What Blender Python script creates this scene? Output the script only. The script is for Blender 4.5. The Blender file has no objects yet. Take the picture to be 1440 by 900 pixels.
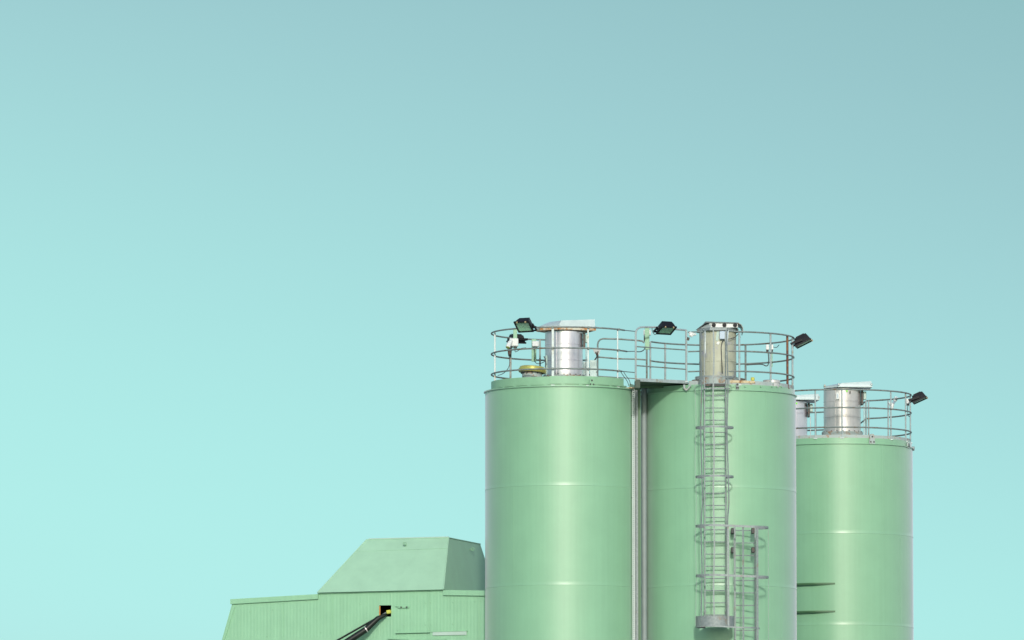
import bpy, math, random
from mathutils import Vector, Matrix

random.seed(7)
S = bpy.context.scene
COL = S.collection
R = math.radians

# ------------------------------------------------------------------ camera
F = 10000.0                       # focal length in photo pixels (1440 wide): a long lens, far away
PITCH = math.atan(940.0 / F)
CAM_Z = 1.7
cam_d = bpy.data.cameras.new('camera')
cam_d.sensor_width = 36.0
cam_d.lens = 36.0 * F / 1440.0
cam_d.clip_start = 0.5
cam_d.clip_end = 6000.0
cam = bpy.data.objects.new('camera', cam_d)
COL.objects.link(cam)
cam.location = (0, 0, CAM_Z)
cam.rotation_euler = (math.pi / 2 + PITCH, 0, 0)
S.camera = cam

# ------------------------------------------------------------------ sky and sun
SUN_EL, SUN_AZ = R(22), R(2.0)    # hazy sun straight behind the camera
EXPOSURE = 0.33
SKY_STRENGTH = 0.15
SKY_HIGH = (1.22, 1.2, 1.12)      # higher up, out of view, the sky is brightened for more ambient light
w = bpy.data.worlds.new('World')
S.world = w
w.use_nodes = True
wn, wl = w.node_tree.nodes, w.node_tree.links
wn.clear()
wout = wn.new('ShaderNodeOutputWorld')
bg = wn.new('ShaderNodeBackground')
bg.inputs['Strength'].default_value = SKY_STRENGTH
sky = wn.new('ShaderNodeTexSky')
sky.sky_type = 'NISHITA'
sky.sun_disc = False
sky.sun_elevation = SUN_EL
# direction to the sun: (sin az, -cos az); Nishita measures its rotation clockwise from +Y
sky.sun_rotation = math.pi - SUN_AZ
sky.air_density = 1.0
sky.dust_density = 1.0
sky.ozone_density = 1.0
SKY_TINT = True
if SKY_TINT:
    tc = wn.new('ShaderNodeTexCoord')
    sep = wn.new('ShaderNodeSeparateXYZ')
    wl.new(tc.outputs['Generated'], sep.inputs[0])
    # height above the horizon, a little lower towards the right (the clearer part of the sky)
    mx = wn.new('ShaderNodeMath'); mx.operation = 'MULTIPLY_ADD'
    wl.new(sep.outputs['X'], mx.inputs[0])
    mx.inputs[1].default_value = 0.22
    wl.new(sep.outputs['Z'], mx.inputs[2])
    def sky_ramp(value, stops):
        mp = wn.new('ShaderNodeMapRange')
        mp.inputs['From Min'].default_value = 0.0
        mp.inputs['From Max'].default_value = 0.4
        wl.new(value, mp.inputs['Value'])
        ramp = wn.new('ShaderNodeValToRGB')
        wl.new(mp.outputs[0], ramp.inputs['Fac'])
        el = ramp.color_ramp.elements
        while len(el) > 1:
            el.remove(el[-1])
        for i, (p, c) in enumerate(stops):
            e = el[0] if i == 0 else el.new(p)
            e.position = p
            e.color = (c[0], c[1], c[2], 1)
        return ramp.outputs[0]
    def times(a, b):
        m = wn.new('ShaderNodeMix'); m.data_type = 'RGBA'; m.blend_type = 'MULTIPLY'
        m.inputs['Factor'].default_value = 1.0
        wl.new(a, m.inputs['A']); wl.new(b, m.inputs['B'])
        return m.outputs['Result']
    EVEN = [(0.1243, (0.8524, 0.9874, 1.2374)), (0.1517, (0.8735, 0.9673, 1.1386)), (0.1792, (0.9068, 0.9667, 1.072)), (0.2066, (0.9504, 0.9794, 1.0287)), (0.234, (1.0, 1.0, 1.0)), (0.2613, (1.0552, 1.0294, 0.9839)), (0.2887, (1.1117, 1.0616, 0.9755)), (0.3159, (1.1724, 1.0992, 0.9753)), (0.3432, (1.2355, 1.1392, 0.9804)), (1.0, (1.0, 1.0, 1.0))]
    TEAL = [(p, tuple(k * 2 ** -EXPOSURE for k in c)) for p, c in [(0.08, (0.5299, 0.7617, 0.7405)), (0.1067, (0.5245, 0.776, 0.7469)), (0.1333, (0.5159, 0.7752, 0.7446)), (0.16, (0.5043, 0.7618, 0.7346)), (0.1867, (0.4901, 0.7382, 0.7181)), (0.2133, (0.4737, 0.7069, 0.6964)), (0.24, (0.4554, 0.6704, 0.6707)), (0.2667, (0.4355, 0.6312, 0.6421)), (0.2933, (0.4145, 0.5918, 0.6118)), (0.32, (0.3926, 0.5545, 0.5811)), (0.3467, (0.3703, 0.522, 0.551)), (0.3733, (0.3478, 0.4967, 0.5228)), (0.4, (0.3256, 0.481, 0.4977))]] + [(0.68, SKY_HIGH), (1.0, SKY_HIGH)]
    c1 = times(sky.outputs[0], sky_ramp(sep.outputs['Z'], EVEN))
    c2 = times(c1, sky_ramp(mx.outputs[0], TEAL))
    wl.new(c2, bg.inputs['Color'])
else:
    wl.new(sky.outputs[0], bg.inputs['Color'])
wl.new(bg.outputs[0], wout.inputs['Surface'])

sun_d = bpy.data.lights.new('sun', 'SUN')
sun_d.energy = 2.0
sun_d.angle = R(3.6)
sun_d.color = (1.0, 0.955, 0.89)
sun = bpy.data.objects.new('sun', sun_d)
COL.objects.link(sun)
to_sun = Vector((math.sin(SUN_AZ) * math.cos(SUN_EL), -math.cos(SUN_AZ) * math.cos(SUN_EL), math.sin(SUN_EL)))
sun.rotation_euler = to_sun.to_track_quat('Z', 'Y').to_euler()
sun.location = (0, 0, 60)

S.view_settings.view_transform = 'Standard'
S.view_settings.look = 'None'
S.view_settings.exposure = EXPOSURE
S.view_settings.gamma = 1.0
S.view_settings.use_curve_mapping = False

# ------------------------------------------------------------------ surveying: photo pixel + distance -> world point
FWD = Vector((0, math.cos(PITCH), math.sin(PITCH)))
UPV = Vector((0, -math.sin(PITCH), math.cos(PITCH)))
def ray(px, py):
    return Vector(((px - 720) / F, 0, 0)) + FWD + UPV * ((450 - py) / F)
def at(px, py, Y):
    d = ray(px, py)
    return Vector((0, 0, CAM_Z)) + d * (Y / d.y)
def zof(py, Y):
    return at(720, py, Y).z
def on_plane(px, py, p0, n):
    d = ray(px, py)
    o = Vector((0, 0, CAM_Z))
    return o + d * ((p0 - o).dot(n) / d.dot(n))
PX = at(721, 600, 168.6).x        # metres per pixel at the front silos

# ------------------------------------------------------------------ materials
def mat(name, col, rough=0.5, metal=0.0, var=0.08, scale=3.0, streak=0.0, bump=0.0, bscale=40.0, coat=0.0,
        rust=None, rust_amt=0.5, rust_scale=4.0, spec=0.5, rough_var=0.08, emit=None, stretch=(1, 1, 1)):
    m = bpy.data.materials.new(name)
    m.use_nodes = True
    n, l = m.node_tree.nodes, m.node_tree.links
    b = n['Principled BSDF']
    b.inputs['Roughness'].default_value = rough
    b.inputs['Metallic'].default_value = metal
    b.inputs['Specular IOR Level'].default_value = spec
    if coat:
        b.inputs['Coat Weight'].default_value = coat
        b.inputs['Coat Roughness'].default_value = 0.12
    tcn = n.new('ShaderNodeTexCoord')
    mpn = n.new('ShaderNodeMapping')
    mpn.inputs['Scale'].default_value = stretch
    l.new(tcn.outputs['Object'], mpn.inputs['Vector'])
    nz = n.new('ShaderNodeTexNoise')
    nz.inputs['Scale'].default_value = scale
    nz.inputs['Detail'].default_value = 7
    nz.inputs['Roughness'].default_value = 0.62
    l.new(mpn.outputs[0], nz.inputs['Vector'])
    cr = n.new('ShaderNodeMapRange')
    cr.inputs['From Min'].default_value = 0.3
    cr.inputs['From Max'].default_value = 0.7
    cr.inputs['To Min'].default_value = 1 - var
    cr.inputs['To Max'].default_value = 1 + var
    l.new(nz.outputs['Fac'], cr.inputs['Value'])
    fac = cr.outputs[0]
    if streak:
        mp2 = n.new('ShaderNodeMapping')
        mp2.inputs['Scale'].default_value = (9, 9, 0.22)
        l.new(tcn.outputs['Object'], mp2.inputs['Vector'])
        n2 = n.new('ShaderNodeTexNoise')
        n2.inputs['Scale'].default_value = 1.6
        n2.inputs['Detail'].default_value = 5
        l.new(mp2.outputs[0], n2.inputs['Vector'])
        c2 = n.new('ShaderNodeMapRange')
        c2.inputs['From Min'].default_value = 0.35
        c2.inputs['From Max'].default_value = 0.7
        c2.inputs['To Min'].default_value = 1 + streak * 0.5
        c2.inputs['To Max'].default_value = 1 - streak
        l.new(n2.outputs['Fac'], c2.inputs['Value'])
        mm = n.new('ShaderNodeMath'); mm.operation = 'MULTIPLY'
        l.new(fac, mm.inputs[0]); l.new(c2.outputs[0], mm.inputs[1])
        fac = mm.outputs[0]
    hm = n.new('ShaderNodeMix'); hm.data_type = 'RGBA'; hm.blend_type = 'MULTIPLY'
    hm.inputs['Factor'].default_value = 1
    hm.inputs['A'].default_value = (*col, 1)
    l.new(fac, hm.inputs['B'])
    outc = hm.outputs['Result']
    if rust:
        n3 = n.new('ShaderNodeTexNoise')
        n3.inputs['Scale'].default_value = rust_scale
        n3.inputs['Detail'].default_value = 8
        n3.inputs['Roughness'].default_value = 0.7
        l.new(tcn.outputs['Object'], n3.inputs['Vector'])
        c3 = n.new('ShaderNodeMapRange')
        c3.inputs['From Min'].default_value = 0.62 - 0.3 * rust_amt
        c3.inputs['From Max'].default_value = 0.72 - 0.3 * rust_amt
        l.new(n3.outputs['Fac'], c3.inputs['Value'])
        h3 = n.new('ShaderNodeMix'); h3.data_type = 'RGBA'
        l.new(c3.outputs[0], h3.inputs['Factor'])
        l.new(outc, h3.inputs['A'])
        h3.inputs['B'].default_value = (*rust, 1)
        outc = h3.outputs['Result']
    l.new(outc, b.inputs['Base Color'])
    rv = n.new('ShaderNodeMapRange')
    rv.inputs['To Min'].default_value = max(0.02, rough - rough_var)
    rv.inputs['To Max'].default_value = min(1, rough + rough_var)
    l.new(nz.outputs['Fac'], rv.inputs['Value'])
    l.new(rv.outputs[0], b.inputs['Roughness'])
    if bump:
        nb = n.new('ShaderNodeTexNoise')
        nb.inputs['Scale'].default_value = bscale
        nb.inputs['Detail'].default_value = 3
        l.new(tcn.outputs['Object'], nb.inputs['Vector'])
        bp = n.new('ShaderNodeBump')
        bp.inputs['Strength'].default_value = bump
        bp.inputs['Distance'].default_value = 0.02
        l.new(nb.outputs['Fac'], bp.inputs['Height'])
        l.new(bp.outputs[0], b.inputs['Normal'])
    return m

GREEN = (0.196, 0.398, 0.240)
M = {}
def shell_mat(name, rough, coat_rough):
    m = mat(name, GREEN, rough=rough, var=0.042, scale=1.5, streak=0.03, bump=0.03, bscale=14, coat=0.95, rough_var=0.04)
    b = m.node_tree.nodes['Principled BSDF']
    b.inputs['Coat Roughness'].default_value = coat_rough
    b.inputs['Sheen Weight'].default_value = 0.42        # tinted sheen stands in for the sky reflection at the edges
    b.inputs['Sheen Roughness'].default_value = 0.45
    b.inputs['Sheen Tint'].default_value = (0.80, 0.62, 0.84, 1)
    return m
M['shell'] = shell_mat('silo_paint', 0.48, 0.33)
M['shell_gloss'] = shell_mat('glossier_silo_paint', 0.44, 0.24)
M['green'] = mat('green_paint', (0.22, 0.41, 0.26), rough=0.45, var=0.07, scale=5)
M['clad'] = mat('cladding_paint', (0.228, 0.445, 0.278), rough=0.5, var=0.05, scale=2.2, streak=0.05)
M['roofp'] = mat('roof_sheet_paint', (0.29, 0.485, 0.345), rough=0.5, var=0.06, scale=2.5, bump=0.06, bscale=18)
M['deck'] = mat('deck_plate', (0.22, 0.30, 0.24), rough=0.6, var=0.15, rust=(0.2, 0.09, 0.03), rust_amt=0.35)
M['rail'] = mat('galvanised_tube', (0.20, 0.235, 0.22), rough=0.5, metal=0.25, var=0.2, scale=9, rust=(0.16, 0.10, 0.05), rust_amt=0.25, rust_scale=7)
M['post'] = mat('galvanised_post', (0.36, 0.42, 0.42), rough=0.45, metal=0.3, var=0.15, scale=9, rust=(0.25, 0.2, 0.1), rust_amt=0.15)
M['galv'] = mat('galvanised_steel', (0.215, 0.25, 0.25), rough=0.55, metal=0.2, var=0.25, scale=22, rust=(0.22, 0.19, 0.15), rust_amt=0.1)
M['rusty'] = mat('rusted_steel', (0.11, 0.04, 0.028), rough=0.8, var=0.3, scale=10, rust=(0.2, 0.09, 0.04), rust_amt=0.4)
M['rustpaint'] = mat('rust_eaten_plate', (0.55, 0.47, 0.30), rough=0.7, var=0.15, scale=6, rust=(0.27, 0.14, 0.05), rust_amt=0.45, rust_scale=6)
M['kick'] = mat('weathered_grey_band', (0.34, 0.40, 0.385), rough=0.6, var=0.12, scale=5, rust=(0.30, 0.17, 0.09), rust_amt=0.3, rust_scale=5)
M['silver'] = mat('bare_metal_sheet', (0.70, 0.66, 0.71), rough=0.30, metal=0.75, var=0.1, scale=1.4, streak=0.10, stretch=(2.2, 2.2, 0.5), rough_var=0.1)
M['silver_dull'] = mat('dull_metal_sheet', (0.60, 0.57, 0.55), rough=0.38, metal=0.55, var=0.14, scale=1.8, streak=0.10, rough_var=0.12)
M['tan'] = mat('dusty_metal_sheet', (0.41, 0.42, 0.32), rough=0.6, metal=0.08, var=0.10, scale=6, streak=0.07, rust=(0.30, 0.31, 0.36), rust_amt=0.28, rust_scale=2.2)
M['hood'] = mat('hood_plastic', (0.44, 0.53, 0.53), rough=0.4, var=0.07, scale=6)
M['hoodgrey'] = mat('hood_grey_sheet', (0.36, 0.39, 0.42), rough=0.4, metal=0.4, var=0.12, scale=6)
M['hoodgrey2'] = mat('hood_pale_sheet', (0.40, 0.46, 0.46), rough=0.45, metal=0.2, var=0.1, scale=6)
M['hoodrim'] = mat('hood_rim_rust', (0.52, 0.50, 0.40), rough=0.6, var=0.1, rust=(0.36, 0.16, 0.045), rust_amt=0.5, rust_scale=5)
M['white'] = mat('white_plastic', (0.60, 0.63, 0.61), rough=0.4, var=0.04)
M['cabinet'] = mat('cabinet_paint', (0.42, 0.54, 0.52), rough=0.45, var=0.05)
M['black'] = mat('black_casting', (0.008, 0.008, 0.011), rough=0.5, var=0.2, scale=12, spec=0.25)
M['rubber'] = mat('black_rubber', (0.008, 0.012, 0.010), rough=0.45, var=0.25, scale=5, spec=0.3)
M['cable'] = mat('cable_sheath', (0.06, 0.065, 0.065), rough=0.6)
M['brass'] = mat('yellow_lid_paint', (0.52, 0.49, 0.14), rough=0.3, metal=0.5, var=0.15, scale=6, rust=(0.22, 0.16, 0.04), rust_amt=0.1, rust_scale=6)
M['bolt'] = mat('brass_bolt', (0.70, 0.52, 0.28), rough=0.35, metal=0.5)
M['yellow'] = mat('yellow_plastic', (0.50, 0.50, 0.08), rough=0.4)
M['lime'] = mat('lime_sticker', (0.22, 0.80, 0.05), rough=0.5)
M['darkgreen'] = mat('shaded_underside_green', (0.035, 0.06, 0.04), rough=0.6, var=0.2)
M['deepgreen'] = mat('deep_green', (0.05, 0.125, 0.055), rough=0.5, var=0.1)
M['lilac'] = mat('edge_reflection_grey', (0.22, 0.265, 0.265), rough=0.5, var=0.08, streak=0.05)
M['tray'] = mat('tray_zinc', (0.46, 0.52, 0.51), rough=0.5, metal=0.2, var=0.12, scale=3)
M['orange'] = mat('orange_edge', (0.50, 0.22, 0.05), rough=0.6)
M['dark'] = mat('dark_interior', (0.006, 0.006, 0.006), rough=0.9, spec=0.0)
M['soot'] = mat('dark_steel', (0.05, 0.055, 0.05), rough=0.6, rust=(0.10, 0.05, 0.03), rust_amt=0.3)
M['bluebox'] = mat('blue_grey_box', (0.38, 0.47, 0.56), rough=0.4)
M['lampback'] = mat('lamp_back_plate', (0.34, 0.34, 0.26), rough=0.4, metal=0.2, var=0.1)
M['reflector'] = mat('lamp_reflector', (0.70, 0.80, 0.70), rough=0.5, metal=0.1, var=0.1)
M['seam'] = mat('weld_seam_paint', (0.33, 0.55, 0.38), rough=0.35, var=0.06)
M['pale'] = mat('pale_plate', (0.38, 0.50, 0.44), rough=0.5, var=0.06)
M['ground'] = mat('gravel_ground', (0.36, 0.355, 0.34), rough=0.95, var=0.3, scale=0.4, bump=0.3, bscale=3)
M['conc'] = mat('concrete', (0.33, 0.32, 0.30), rough=0.85, var=0.12, scale=1.2)
def lens_mat():
    m = bpy.data.materials.new('lamp_glass'); m.use_nodes = True
    n, l = m.node_tree.nodes, m.node_tree.links
    b = n['Principled BSDF']
    b.inputs['Base Color'].default_value = (0.45, 0.64, 0.52, 1)
    b.inputs['Roughness'].default_value = 0.12
    t = n.new('ShaderNodeBsdfTransparent'); t.inputs[0].default_value = (0.80, 0.97, 0.88, 1)
    mx_ = n.new('ShaderNodeMixShader'); mx_.inputs[0].default_value = 0.32
    l.new(t.outputs[0], mx_.inputs[1]); l.new(b.outputs[0], mx_.inputs[2])
    l.new(mx_.outputs[0], n['Material Output'].inputs['Surface'])
    return m
M['lens'] = lens_mat()

# ------------------------------------------------------------------ mesh builder
def basis(d):
    d = d.normalized()
    a = Vector((0, 0, 1)) if abs(d.z) < 0.9 else Vector((0, 1, 0))
    x = a.cross(d).normalized()
    return x, d.cross(x)
class MB:
    def __init__(s):
        s.v, s.f = [], []
    def add(s, vs, fs):
        o = len(s.v)
        s.v += [Vector(p) for p in vs]
        s.f += [tuple(i + o for i in f) for f in fs]
        return s
    def box(s, c, size, rot=None, bevel=0.0):
        c = Vector(c); h = [k / 2 for k in size]
        rot = rot or Matrix.Identity(3)
        b = min(bevel, min(h) * 0.6)
        if b <= 0:
            vs = [Vector((x * h[0], y * h[1], z * h[2])) for z in (-1, 1) for y in (-1, 1) for x in (-1, 1)]
            fs = [(0, 2, 3, 1), (4, 5, 7, 6), (0, 1, 5, 4), (2, 6, 7, 3), (0, 4, 6, 2), (1, 3, 7, 5)]
        else:   # chamfered box
            vs, idx = [], {}
            for sx in (-1, 1):
                for sy in (-1, 1):
                    for sz in (-1, 1):
                        for a in range(3):
                            p = [sx * (h[0] - b), sy * (h[1] - b), sz * (h[2] - b)]
                            p[a] = (sx, sy, sz)[a] * h[a]
                            idx[(sx, sy, sz, a)] = len(vs); vs.append(Vector(p))
            fs = []
            for a in range(3):
                for sg in (-1, 1):
                    o1, o2 = [k for k in range(3) if k != a]
                    q = []
                    for t1, t2 in ((-1, -1), (1, -1), (1, 1), (-1, 1)):
                        k = [0, 0, 0]; k[a] = sg; k[o1] = t1; k[o2] = t2
                        q.append(idx[(*k, a)])
                    fs.append(tuple(q))
            for a in range(3):
                o1, o2 = [k for k in range(3) if k != a]
                for t1 in (-1, 1):
                    for t2 in (-1, 1):
                        k0 = [0, 0, 0]; k0[a] = -1; k0[o1] = t1; k0[o2] = t2
                        k1 = list(k0); k1[a] = 1
                        fs.append((idx[(*k0, o1)], idx[(*k1, o1)], idx[(*k1, o2)], idx[(*k0, o2)]))
            for sx in (-1, 1):
                for sy in (-1, 1):
                    for sz in (-1, 1):
                        fs.append(tuple(idx[(sx, sy, sz, a)] for a in range(3)))
        return s.add([c + rot @ p for p in vs], fs)
    def tube(s, pts, r, n=8, caps=True, closed=False):
        pts = [Vector(p) for p in pts]
        rr = r if isinstance(r, (list, tuple)) else [r] * len(pts)
        o = len(s.v); k = len(pts)
        X = None
        for i, p in enumerate(pts):
            a = pts[i - 1] if (i > 0 or closed) else p
            b = pts[(i + 1) % k] if (i < k - 1 or closed) else p
            d = (b - a).normalized()
            if X is None:
                X, Y = basis(d)
            else:
                X = (X - d * X.dot(d)).normalized(); Y = d.cross(X)
            for j in range(n):
                t = 2 * math.pi * j / n
                s.v.append(p + (X * math.cos(t) + Y * math.sin(t)) * rr[i])
        for i in range(k if closed else k - 1):
            i2 = (i + 1) % k
            for j in range(n):
                s.f.append((o + i * n + j, o + i * n + (j + 1) % n, o + i2 * n + (j + 1) % n, o + i2 * n + j))
        if caps and not closed:
            s.f.append(tuple(o + j for j in reversed(range(n))))
            s.f.append(tuple(o + (k - 1) * n + j for j in range(n)))
        return s
    def bar(s, pts, wdt, thk, up=Vector((0, 0, 1)), closed=False):
        """flat bar following pts: WDT along UP, THK across"""
        pts = [Vector(p) for p in pts]; o = len(s.v); k = len(pts)
        for i, p in enumerate(pts):
            a = pts[i - 1] if (i > 0 or closed) else p
            b = pts[(i + 1) % k] if (i < k - 1 or closed) else p
            d = (b - a).normalized()
            side = d.cross(up).normalized()
            for su, st in ((-1, -1), (1, -1), (1, 1), (-1, 1)):
                s.v.append(p + up * (su * wdt / 2) + side * (st * thk / 2))
        for i in range(k if closed else k - 1):
            i2 = (i + 1) % k
            for j in range(4):
                s.f.append((o + i * 4 + j, o + i * 4 + (j + 1) % 4, o + i2 * 4 + (j + 1) % 4, o + i2 * 4 + j))
        if not closed:
            s.f.append((o + 3, o + 2, o + 1, o)); e = o + (k - 1) * 4
            s.f.append((e, e + 1, e + 2, e + 3))
        return s
    def lathe(s, prof, c, n=96, a0=0.0, a1=2 * math.pi, axis=None, close_prof=False):
        """PROF [(radius, height)] swept round the vertical at C; the angle runs from the side facing the camera"""
        full = abs(a1 - a0 - 2 * math.pi) < 1e-6
        m = n if full else n + 1
        o = len(s.v); c = Vector(c); k = len(prof)
        for i in range(m):
            t = a0 + (a1 - a0) * i / n
            for r_, z_ in prof:
                p = Vector((r_ * math.sin(t), -r_ * math.cos(t), z_))
                s.v.append(c + (axis @ p if axis else p))
        kk = k if close_prof else k - 1
        for i in range(n):
            i2 = (i + 1) % m
            for j in range(kk):
                j2 = (j + 1) % k
                s.f.append((o + i * k + j, o + i2 * k + j, o + i2 * k + j2, o + i * k + j2))
        return s
    def prism(s, poly, vec):
        """polygon (3D points) pushed along VEC"""
        poly = [Vector(p) for p in poly]; vec = Vector(vec); k = len(poly)
        fs = [tuple(range(k)), tuple(reversed(range(k, 2 * k)))]
        fs += [(i, i + k, (i + 1) % k + k, (i + 1) % k) for i in range(k)]
        return s.add(poly + [p + vec for p in poly], fs)
    def loft(s, loops, cap=True):
        k = len(loops[0]); o = len(s.v)
        for lp in loops:
            s.v += [Vector(p) for p in lp]
        for i in range(len(loops) - 1):
            for j in range(k):
                s.f.append((o + i * k + j, o + i * k + (j + 1) % k, o + (i + 1) * k + (j + 1) % k, o + (i + 1) * k + j))
        if cap:
            s.f.append(tuple(o + j for j in reversed(range(k))))
            e = o + (len(loops) - 1) * k
            s.f.append(tuple(e + j for j in range(k)))
        return s
    def build(s, name, m, parent=None, label=None, angle=35, recalc=True):
        base = Vector((0, 0, 0)); q = parent
        while q is not None:
            base += q.location; q = q.parent
        if parent is None:
            lo = [min(p[i] for p in s.v) for i in range(3)]; hi = [max(p[i] for p in s.v) for i in range(3)]
            base = Vector(((lo[0] + hi[0]) / 2, (lo[1] + hi[1]) / 2, lo[2]))
        me = bpy.data.meshes.new(name)
        me.from_pydata([tuple(p - base) for p in s.v], [], s.f)
        if recalc:
            import bmesh
            bm = bmesh.new(); bm.from_mesh(me)
            bmesh.ops.recalc_face_normals(bm, faces=bm.faces)
            bm.to_mesh(me); bm.free()
        me.polygons.foreach_set('use_smooth', [True] * len(me.polygons))
        me.set_sharp_from_angle(angle=R(angle))
        me.materials.append(M[m] if isinstance(m, str) else m)
        me.update()
        o = bpy.data.objects.new(name, me)
        COL.objects.link(o)
        if parent is None:
            o.location = base
        else:
            o.parent = parent
        if label:
            o['label'] = label
        return o
def each(mb, name, m, parent, angle=35):
    """builds every separate piece of MB as an object of its own"""
    par = list(range(len(mb.v)))
    def find(i):
        while par[i] != i:
            par[i] = par[par[i]]; i = par[i]
        return i
    for f in mb.f:
        for k in f[1:]:
            par[find(f[0])] = find(k)
    groups = {}
    for f in mb.f:
        groups.setdefault(find(f[0]), []).append(f)
    for fs in groups.values():
        ids = sorted({i for f in fs for i in f}); mp_ = {i: k for k, i in enumerate(ids)}
        q = MB(); q.add([mb.v[i] for i in ids], [tuple(mp_[i] for i in f) for f in fs])
        q.build(name, m, parent, angle=angle)
def tag(o, label, cat, group=None):
    o['label'] = label; o['category'] = cat
    if group:
        o['group'] = group
    return o
def thing(name, loc, label, cat, group=None):
    o = bpy.data.objects.new(name, None)
    o.empty_display_size = 0.2
    COL.objects.link(o)
    o.location = Vector(loc)
    return tag(o, label, cat, group)

# ------------------------------------------------------------------ ground
g = MB()
NG = 48
for i in range(NG + 1):
    for j in range(NG + 1):
        x = (i / NG * 2 - 1); y = (j / NG * 2 - 1)
        g.v.append(Vector((x * abs(x) * 4000, 170 + y * abs(y) * 4000, 0)))
for i in range(NG):
    for j in range(NG):
        a = i * (NG + 1) + j
        g.f.append((a, a + NG + 1, a + NG + 2, a + 1))
go = g.build('ground', 'ground'); go['kind'] = 'structure'

# ------------------------------------------------------------------ silos
class Silo: pass
def make_silo(cx, rpx, Yc, flange_py, seams, label, kind, paint='shell'):
    s = Silo()
    s.Y = Yc
    s.c = cx; s.rp = rpx
    s.X = at(cx, 600, Yc).x
    s.px = at(721, 600, Yc).x              # metres per pixel here
    s.r = rpx * s.px
    yf = Yc - s.r                          # distance of its front
    s.zf = zof(flange_py, yf)
    zs = [zof(p, yf) for p in seams]
    step = zs[0] - zs[1]
    while zs[-1] - step > 2.2:
        zs.append(zs[-1] - step)
    s.root = thing('silo', (s.X, Yc, 0), label, 'silo', 'green steel silos')
    r = s.r
    prof = [(r * 0.25, 1.0), (r, 2.2)]
    for z in sorted(zs):
        prof += [(r, z - 0.06), (r, z - 0.010), (r + 0.006, z - 0.006), (r + 0.0055, z + 0.005), (r, z + 0.045), (r, z + 0.09)]
    lip = 0.035
    if kind == 'lipped':
        prof += [(r, s.zf - 0.02), (r + lip, s.zf - 0.02), (r + lip, s.zf + 0.004), (r - 0.02, s.zf + 0.006), (r - 0.05, s.zf + 0.006)]
        s.zdeck = s.zf + 0.004
        ztop = s.zdeck
    else:
        zb = s.zf + 8.0 * s.px
        prof += [(r, s.zf - 0.012), (r + 0.03, s.zf - 0.012), (r + 0.03, s.zf + 0.006), (r - 0.025, s.zf + 0.008),
                 (r - 0.025, zb), (r - 0.10, zb)]
        s.zdeck = zb - 0.002
    c = (s.X, Yc, 0)
    s.shell = MB().lathe(prof, c, 160).build('shell', paint, s.root, angle=24)
    MB().lathe([(r - 0.03 if kind == 'lipped' else r - 0.08, s.zdeck), (r * 0.5, s.zdeck + 0.02), (0.01, s.zdeck + 0.04)], c, 72).build('deck_plate', 'deck', s.root)
    for k in range(6):                     # legs and ring beam, below the picture
        t = 2 * math.pi * (k + 0.5) / 6
        MB().box((s.X + (r - 0.12) * math.sin(t), Yc - (r - 0.12) * math.cos(t), 1.25), (0.2, 0.2, 2.5), Matrix.Rotation(t, 3, 'Z')).build('leg', 'green', s.root)
    return s
def P(s, phi, z, rpx=None):
    """point on a ring round silo S: PHI degrees from the side facing the camera, positive to the right"""
    r = (rpx if rpx is not None else s.rp) * s.px
    t = R(phi)
    return Vector((s.X + r * math.sin(t), s.Y - r * math.cos(t), z))
def phi_of(s, px, rpx, rear=False):
    a = math.degrees(math.asin(max(-1, min(1, (px - s.c) / rpx))))
    return 180 - a if rear else a
def arc(s, a0, a1, z, rpx, n=None):
    n = n or max(2, int(abs(a1 - a0) / 4))
    return [P(s, a0 + (a1 - a0) * i / n, z, rpx) for i in range(n + 1)]

A = make_silo(791.1, 108.8, 168.6, 542.3, (682.0, 822.0), 'left of the two tall front green silos, with a yellow hatch on its deck', 'lipped')
B = make_silo(1010.3, 108.9, 168.9, 548.3, (685.2, 822.8), 'tall green silo with the caged ladder running down its front', 'banded')
C = make_silo(1179.6, 103.4, 178.1, 623.4, (749.5, 878.2), 'lower green silo at the far right with two thin ledges on its side', 'banded', 'shell_gloss')
D = make_silo(1108.0, 101.5, 181.6, 638.5, (764.0, 892.0), 'green silo at the back, all but hidden behind the ladder silo', 'banded')

# details of the shells
def upright_weld(s, px, py0, py1):
    ph = phi_of(s, px, s.rp)
    yy = P(s, ph, 0).y
    d = Vector((math.sin(R(ph)), -math.cos(R(ph)), 0))
    m = MB().box(P(s, ph, (zof(py0, yy) + zof(py1, yy)) / 2) - d * 0.001, (0.022, 0.008, zof(py0, yy) - zof(py1, yy)), Matrix.Rotation(R(ph), 3, 'Z'))
    m.build('weld', 'shell', s.root)
for args in ((A, 838, 545, 681), (A, 722, 684, 821), (A, 868, 824, 1010), (B, 964.5, 687, 822), (B, 1074, 551, 684), (B, 1096, 825, 1010), (C, 1236, 626, 748), (C, 1262, 752, 877)):
    upright_weld(*args)
# two ledges on C
for py in (820.0, 859.2):
    z = zof(py, C.Y - C.r)
    m = MB(); lo, hi, lo2, hi2 = [], [], [], []
    n = 40
    for i in range(n + 1):
        ph = -95 + (-6 + 95) * i / n
        ex = 0.085 * min(1, (n - i) / 7)
        ri = C.r - 0.01; ro = C.r + 0.004 + ex
        t = R(ph)
        for q, rr, zz in ((lo, ri, z - 0.032), (lo2, ro, z - 0.032), (hi2, ro, z + 0.012), (hi, ri, z + 0.012)):
            q.append(Vector((C.X + rr * math.sin(t), C.Y - rr * math.cos(t), zz)))
    m.loft([[lo[i], lo2[i], hi2[i], hi[i]] for i in range(n + 1)])
    m.build('ledge', 'deepgreen', C.root)
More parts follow.
